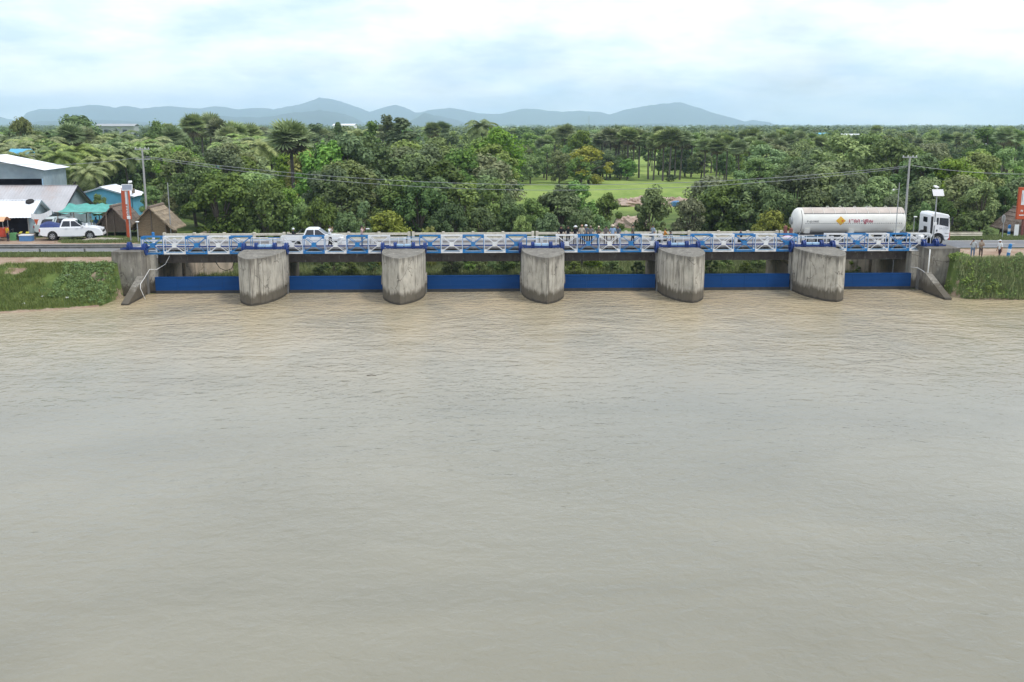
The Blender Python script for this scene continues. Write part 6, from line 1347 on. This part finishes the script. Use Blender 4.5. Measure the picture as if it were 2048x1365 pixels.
gr = meshobj('bank_grass', quads_mesh('bank_grass', tufts(scatter(8200, 40, 56, 81.6, 85.0, lambda x, y, z: z > .04), .46, 7, .026, 'grass_bright'), 3, 'grass_bright')); tag(gr, 'tall grass among the weeds on the right river bank', 'grass', kind='stuff')
wl_ = scatter(420, -34, -28.9, 82.4, 87.0, lambda x, y, z: z > .2); Vw = leaf_quads(wl_ + [0, 0, .12], np.repeat(np.array([[.28, .28, .2]]), len(wl_), 0), 26, .07, .4, .3); gr = meshobj('bank_weeds', quads_mesh('bank_weeds', Vw, 4, 'weed_leaf')); tag(gr, 'low weeds against the left abutment', 'weeds', kind='stuff')
dg = scatter(13000, -27, 39, 96, 112, lambda x, y, z: fbm(x * .2, y * .2, 3, 50) > .3); gr = meshobj('downstream_grass', quads_mesh('downstream_grass', tufts(dg, .42, 5, .035, 'grass_bright', .25), 3, 'grass_bright')); tag(gr, 'tall grass on the downstream bed seen beneath the bridge', 'grass', kind='stuff')
for k, (px, py) in enumerate([(1905, 545), (1945, 566), (1985, 560), (2020, 575), (1960, 585), (1925, 575), (2035, 552)]):
    p = PZ(px, py, 1.6); plant('shrublight' if k % 3 == 1 else 'shrub', p.x, p.y, .75 + .15 * (k % 3), 'low leafy weed bush on the right bank, %s' % ['beside the abutment', 'bright green, below the striped shirt', 'below the person in white', 'at the right edge low down', 'near the waterline', 'between abutment and waterline', 'at the right edge high up'][k], 'weed bushes on the right bank', 1.0)
# --- rubble and litter
for k, (px, py, w, h, lab) in enumerate([(1255, 405, 3.6, 1.3, 'pinkish rubble mound above the onlookers, left one'), (1345, 402, 4.2, 1.2, 'pinkish rubble mound left of the greyish round tree'), (1262, 440, 2.6, .9, 'low pinkish earth mound behind the standing person in olive'), (1300, 398, 4.0, 1.0, 'pinkish rubble mound behind the feathery olive tree')]):
    Y = 172 if py < 420 else 140; p = PY(px, py, Y); g = Hs(p.x, Y); o = MB(); o.blob((0, 0, 0), (w, w * .7, p.z - g + h * .4), 18, 9, jit=.16, seed=k + 3)
    q = random.Random(k)
    for j in range(26): a_ = q.uniform(0, 6.28); r_ = q.uniform(.2, 1) * w; o.blob((r_ * math.cos(a_), r_ * .7 * math.sin(a_), (p.z - g + h * .4) * math.sqrt(max(0, 1 - (r_ / w) ** 2))), (q.uniform(.15, .4),) * 3, 6, 4, jit=.3, seed=j)
    o = o.build('rubble_mound', 'rubble'); o.location = (p.x, Y, g); tag(o, lab, 'rubble')
p = PY(1352, 408, 165); o = MB(); o.blob((0, 0, 0), (.9, .6, .5), 10, 6, jit=.2); o = o.build('blue_tarpaulin', 'cooler_blue'); o.location = p; tag(o, 'crumpled blue tarpaulin on the rubble right of the feathery tree', 'tarpaulin')
LIT = [(137, 553, 'white scrap of paper high on the left bank, biggest piece'), (85, 594, 'white litter low on the left bank, left piece'), (134, 597, 'white litter low on the left bank, beside the waterline'), (48, 609, 'pale scrap at the waterline of the left bank'), (150, 532, 'small white litter at the top of the left bank'), (1955, 525, 'white scrap below the folded-arms person'), (2033, 533, 'white scrap on the right bank at the edge'), (1942, 594, 'small white litter at the right waterline')]
for k, (px, py, lab) in enumerate(LIT):
    p = None
    for Y in np.arange(79.5, 88, .08):
        c = PY(px, py, Y)
        if c.z <= Hs(c.x, Y) + .03: p = c; break
    if p is None: continue
    o = MB(); q = random.Random(k); s_ = .24 if k == 0 else .15; o.blob((0, 0, .05), (s_, s_ * .7, s_ * .4), 7, 5, jit=.35, seed=k + 20); o = o.build('litter', 'litter_white'); o.location = p; tag(o, lab, 'litter')
p = PZ(742, 751, .02); pipe('floating_stick', 'dark stick floating on the open water left of centre', 'stick', [p + Vector((-.25, 0, .0)), p + Vector((0, .05, .015)), p + Vector((.3, .0, .0))], .018, 'bark')
# --- far buildings
def far_house(px, py, Y, w, h, label, roof, wall, z=None):
    p = PY(px, py, Y); g = Hs(p.x, Y); t = thing('far_building', label, 'building', (p.x, Y, g), rng.uniform(-.3, .3)); top = p.z - g; e = top - h * .35
    MB().box(-w / 2, w / 2, -w * .3, w * .3, 0, e).build('wall', wall, t)
    for s in (-1, 1): MB().hexa([(-w * .54, s * .02, top - .15), (w * .54, s * .02, top - .15), (w * .54, s * w * .36, e - .25), (-w * .54, s * w * .36, e - .25), (-w * .54, s * .02, top), (w * .54, s * .02, top), (w * .54, s * w * .36, e - .1), (-w * .54, s * w * .36, e - .1)]).build('roof_slope', roof, t)
    for j in range(3): MB().box(-w * .3 + j * w * .25, -w * .3 + j * w * .25 + w * .12, -w * .3 - .05, -w * .3 - .004, e * .4, e * .75).build('window', 'glass_dark', t)
far_house(678, 290, 158, 5, 3, 'house with a small red roof showing above the central-left trees', 'roof_red', 'sign_white'); far_house(235, 248, 900, 30, 5, 'long pale warehouse on the left horizon', 'board_grey', 'board_grey'); far_house(690, 248, 1200, 24, 5, 'white roofed building on the horizon below the highest peak', 'tin_white', 'sign_white')
far_house(1655, 266, 620, 12, 5, 'small blue-roofed house among far trees above the tank', 'wall_sky', 'sign_white'); far_house(1700, 268, 560, 9, 4, 'small white house among far trees above the tank', 'tin_white', 'sign_white'); far_house(1862, 286, 330, 6, 2, 'white roof between the far palms at the right', 'tin_white', 'board_grey'); far_house(1949, 285, 320, 6, 2, 'white roof left of the very dark tall tree', 'tin_white', 'board_grey')
far_house(42, 298, 165, 3.2, 2, 'blue-roofed house among coconut palms at far left', 'wall_sky', 'board_grey'); far_house(455, 298, 225, 5, 4, 'pale blue wall among palms left of centre', 'tin_white', 'wall_sky'); pass
p = PY(1178, 232, 1500); t = thing('radio_mast', 'thin lattice radio mast on the horizon right of centre', 'mast', (p.x, 1500, 0)); mb = MB(); hm = p.z
for a_ in (0, 2.09, 4.19): mb.tube([(1.2 * math.cos(a_), 1.2 * math.sin(a_), 0), (.2 * math.cos(a_), .2 * math.sin(a_), hm)], .1, 4)
for k in range(10): z = hm * k / 10; r_ = 1.2 - z / hm; mb.tube([(r_ * math.cos(a_), r_ * math.sin(a_), z) for a_ in (0, 2.09, 4.19, 6.28)], .06, 4)
mb.build('lattice', 'galvanised', t)
# garden wall behind the left trees
p = PY(235, 338, 190); t = thing('garden_wall', 'low grey wall in a clearing behind the left village', 'wall', (p.x, 190, Hs(p.x, 190)))
for k in range(8): MB().box(-9 + k * 2.3, -9 + k * 2.3 + 2.1, -.08, .08, 0, 2.3).build('wall_panel', 'board_grey', t); MB().box(-9 + k * 2.3 - .2, -9 + k * 2.3, -.14, .14, 0, 2.5).build('pillar', 'pole_concrete', t)

# ------------------------------------------------------------------ hills on the horizon
def hills(name, prof_, R0, depth, seed):
    px = np.arange(-260, 2310, 4.0); py = np.interp(px, [a for a, _ in prof_], [b_ for _, b_ in prof_]); py = py + (fbm(px * .03, px * 0 + seed, 4, seed) - .5) * 3.0
    nv = 15; vs = []
    for j in range(nv + 1):
        f = j / nv; rr = R0 - depth * .5 + depth * f
        prof_h = np.sin(np.pi * np.clip(f, 0, 1)) ** 1.25
        for a, b_ in zip(px, py):
            d = ray(a, 249); n_ = math.hypot(d[0], d[1]); hgt = max(-25.0, ZC + (249 - b_) / F * R0 * 1.0); wob = 1.0 if abs(f - .5) < .02 else (.72 + .5 * float(fbm(np.array([a * .018 + seed]), np.array([f * 5.0]), 4, seed + 3)[0]))
            dd = rr + (0 if j in (0, nv) else 300 * (float(vnoise(np.array([a * .02]), np.array([f * 4.0]), seed)[0]) - .5))
            vs.append((d[0] / n_ * dd, d[1] / n_ * dd, -25 + (hgt + 25) * min(1.0, prof_h * wob)))
    m_ = len(px); mb = MB(); mb.add(vs, [(j * m_ + k, j * m_ + k + 1, (j + 1) * m_ + k + 1, (j + 1) * m_ + k) for j in range(nv) for k in range(m_ - 1)])
    return tag(mb.build(name, 'hazed_forest', smooth=True), kind='structure')
FARP = [(-260, 252), (-150, 240), (-60, 228), (0, 236), (15, 240), (40, 244), (55, 228), (80, 221), (120, 221), (160, 218), (205, 213), (230, 219), (255, 214), (285, 221), (345, 216), (400, 222), (440, 216), (480, 222), (520, 220), (550, 221), (570, 216), (600, 211), (640, 198), (660, 199), (690, 207), (740, 226), (790, 211), (830, 222), (870, 221), (900, 218), (960, 228), (1000, 230), (1050, 218), (1110, 222), (1160, 220), (1220, 230), (1260, 219), (1300, 207), (1330, 205), (1360, 208), (1410, 223), (1450, 234), (1490, 243), (1505, 239), (1540, 245), (1565, 256), (1700, 262), (2310, 262)]
NEARP = [(-260, 262), (30, 262), (60, 246), (130, 238), (220, 240), (330, 247), (400, 243), (430, 234), (520, 236), (600, 224), (640, 219), (690, 227), (730, 247), (780, 250), (815, 244), (850, 226), (885, 234), (935, 246), (970, 256), (1100, 258), (1200, 250), (1330, 246), (1420, 256), (2310, 262)]
hills('hills', FARP, 11500, 3600, 3); hills('hills', NEARP, 7800, 2200, 8)

# ------------------------------------------------------------------ humid air
hz = MB().box(-13900, 13900, -3500, 13900, -30, 325).build('haze', 'hose_white', keepn=False); hz.data.materials.clear(); tag(hz, kind='stuff'); hz['label'] = 'pale humid haze over the plain'
hm_ = bpy.data.materials.new('haze_air'); hm_.use_nodes = True; nt = hm_.node_tree; nt.nodes.clear(); pv = nt.nodes.new('ShaderNodeVolumePrincipled'); pv.inputs['Color'].default_value = (0.60, 0.77, 1.0, 1); pv.inputs['Density'].default_value = HAZE; pv.inputs['Anisotropy'].default_value = 0.0
ot = nt.nodes.new('ShaderNodeOutputMaterial'); nt.links.new(pv.outputs[0], ot.inputs['Volume']); hz.data.materials.append(hm_)
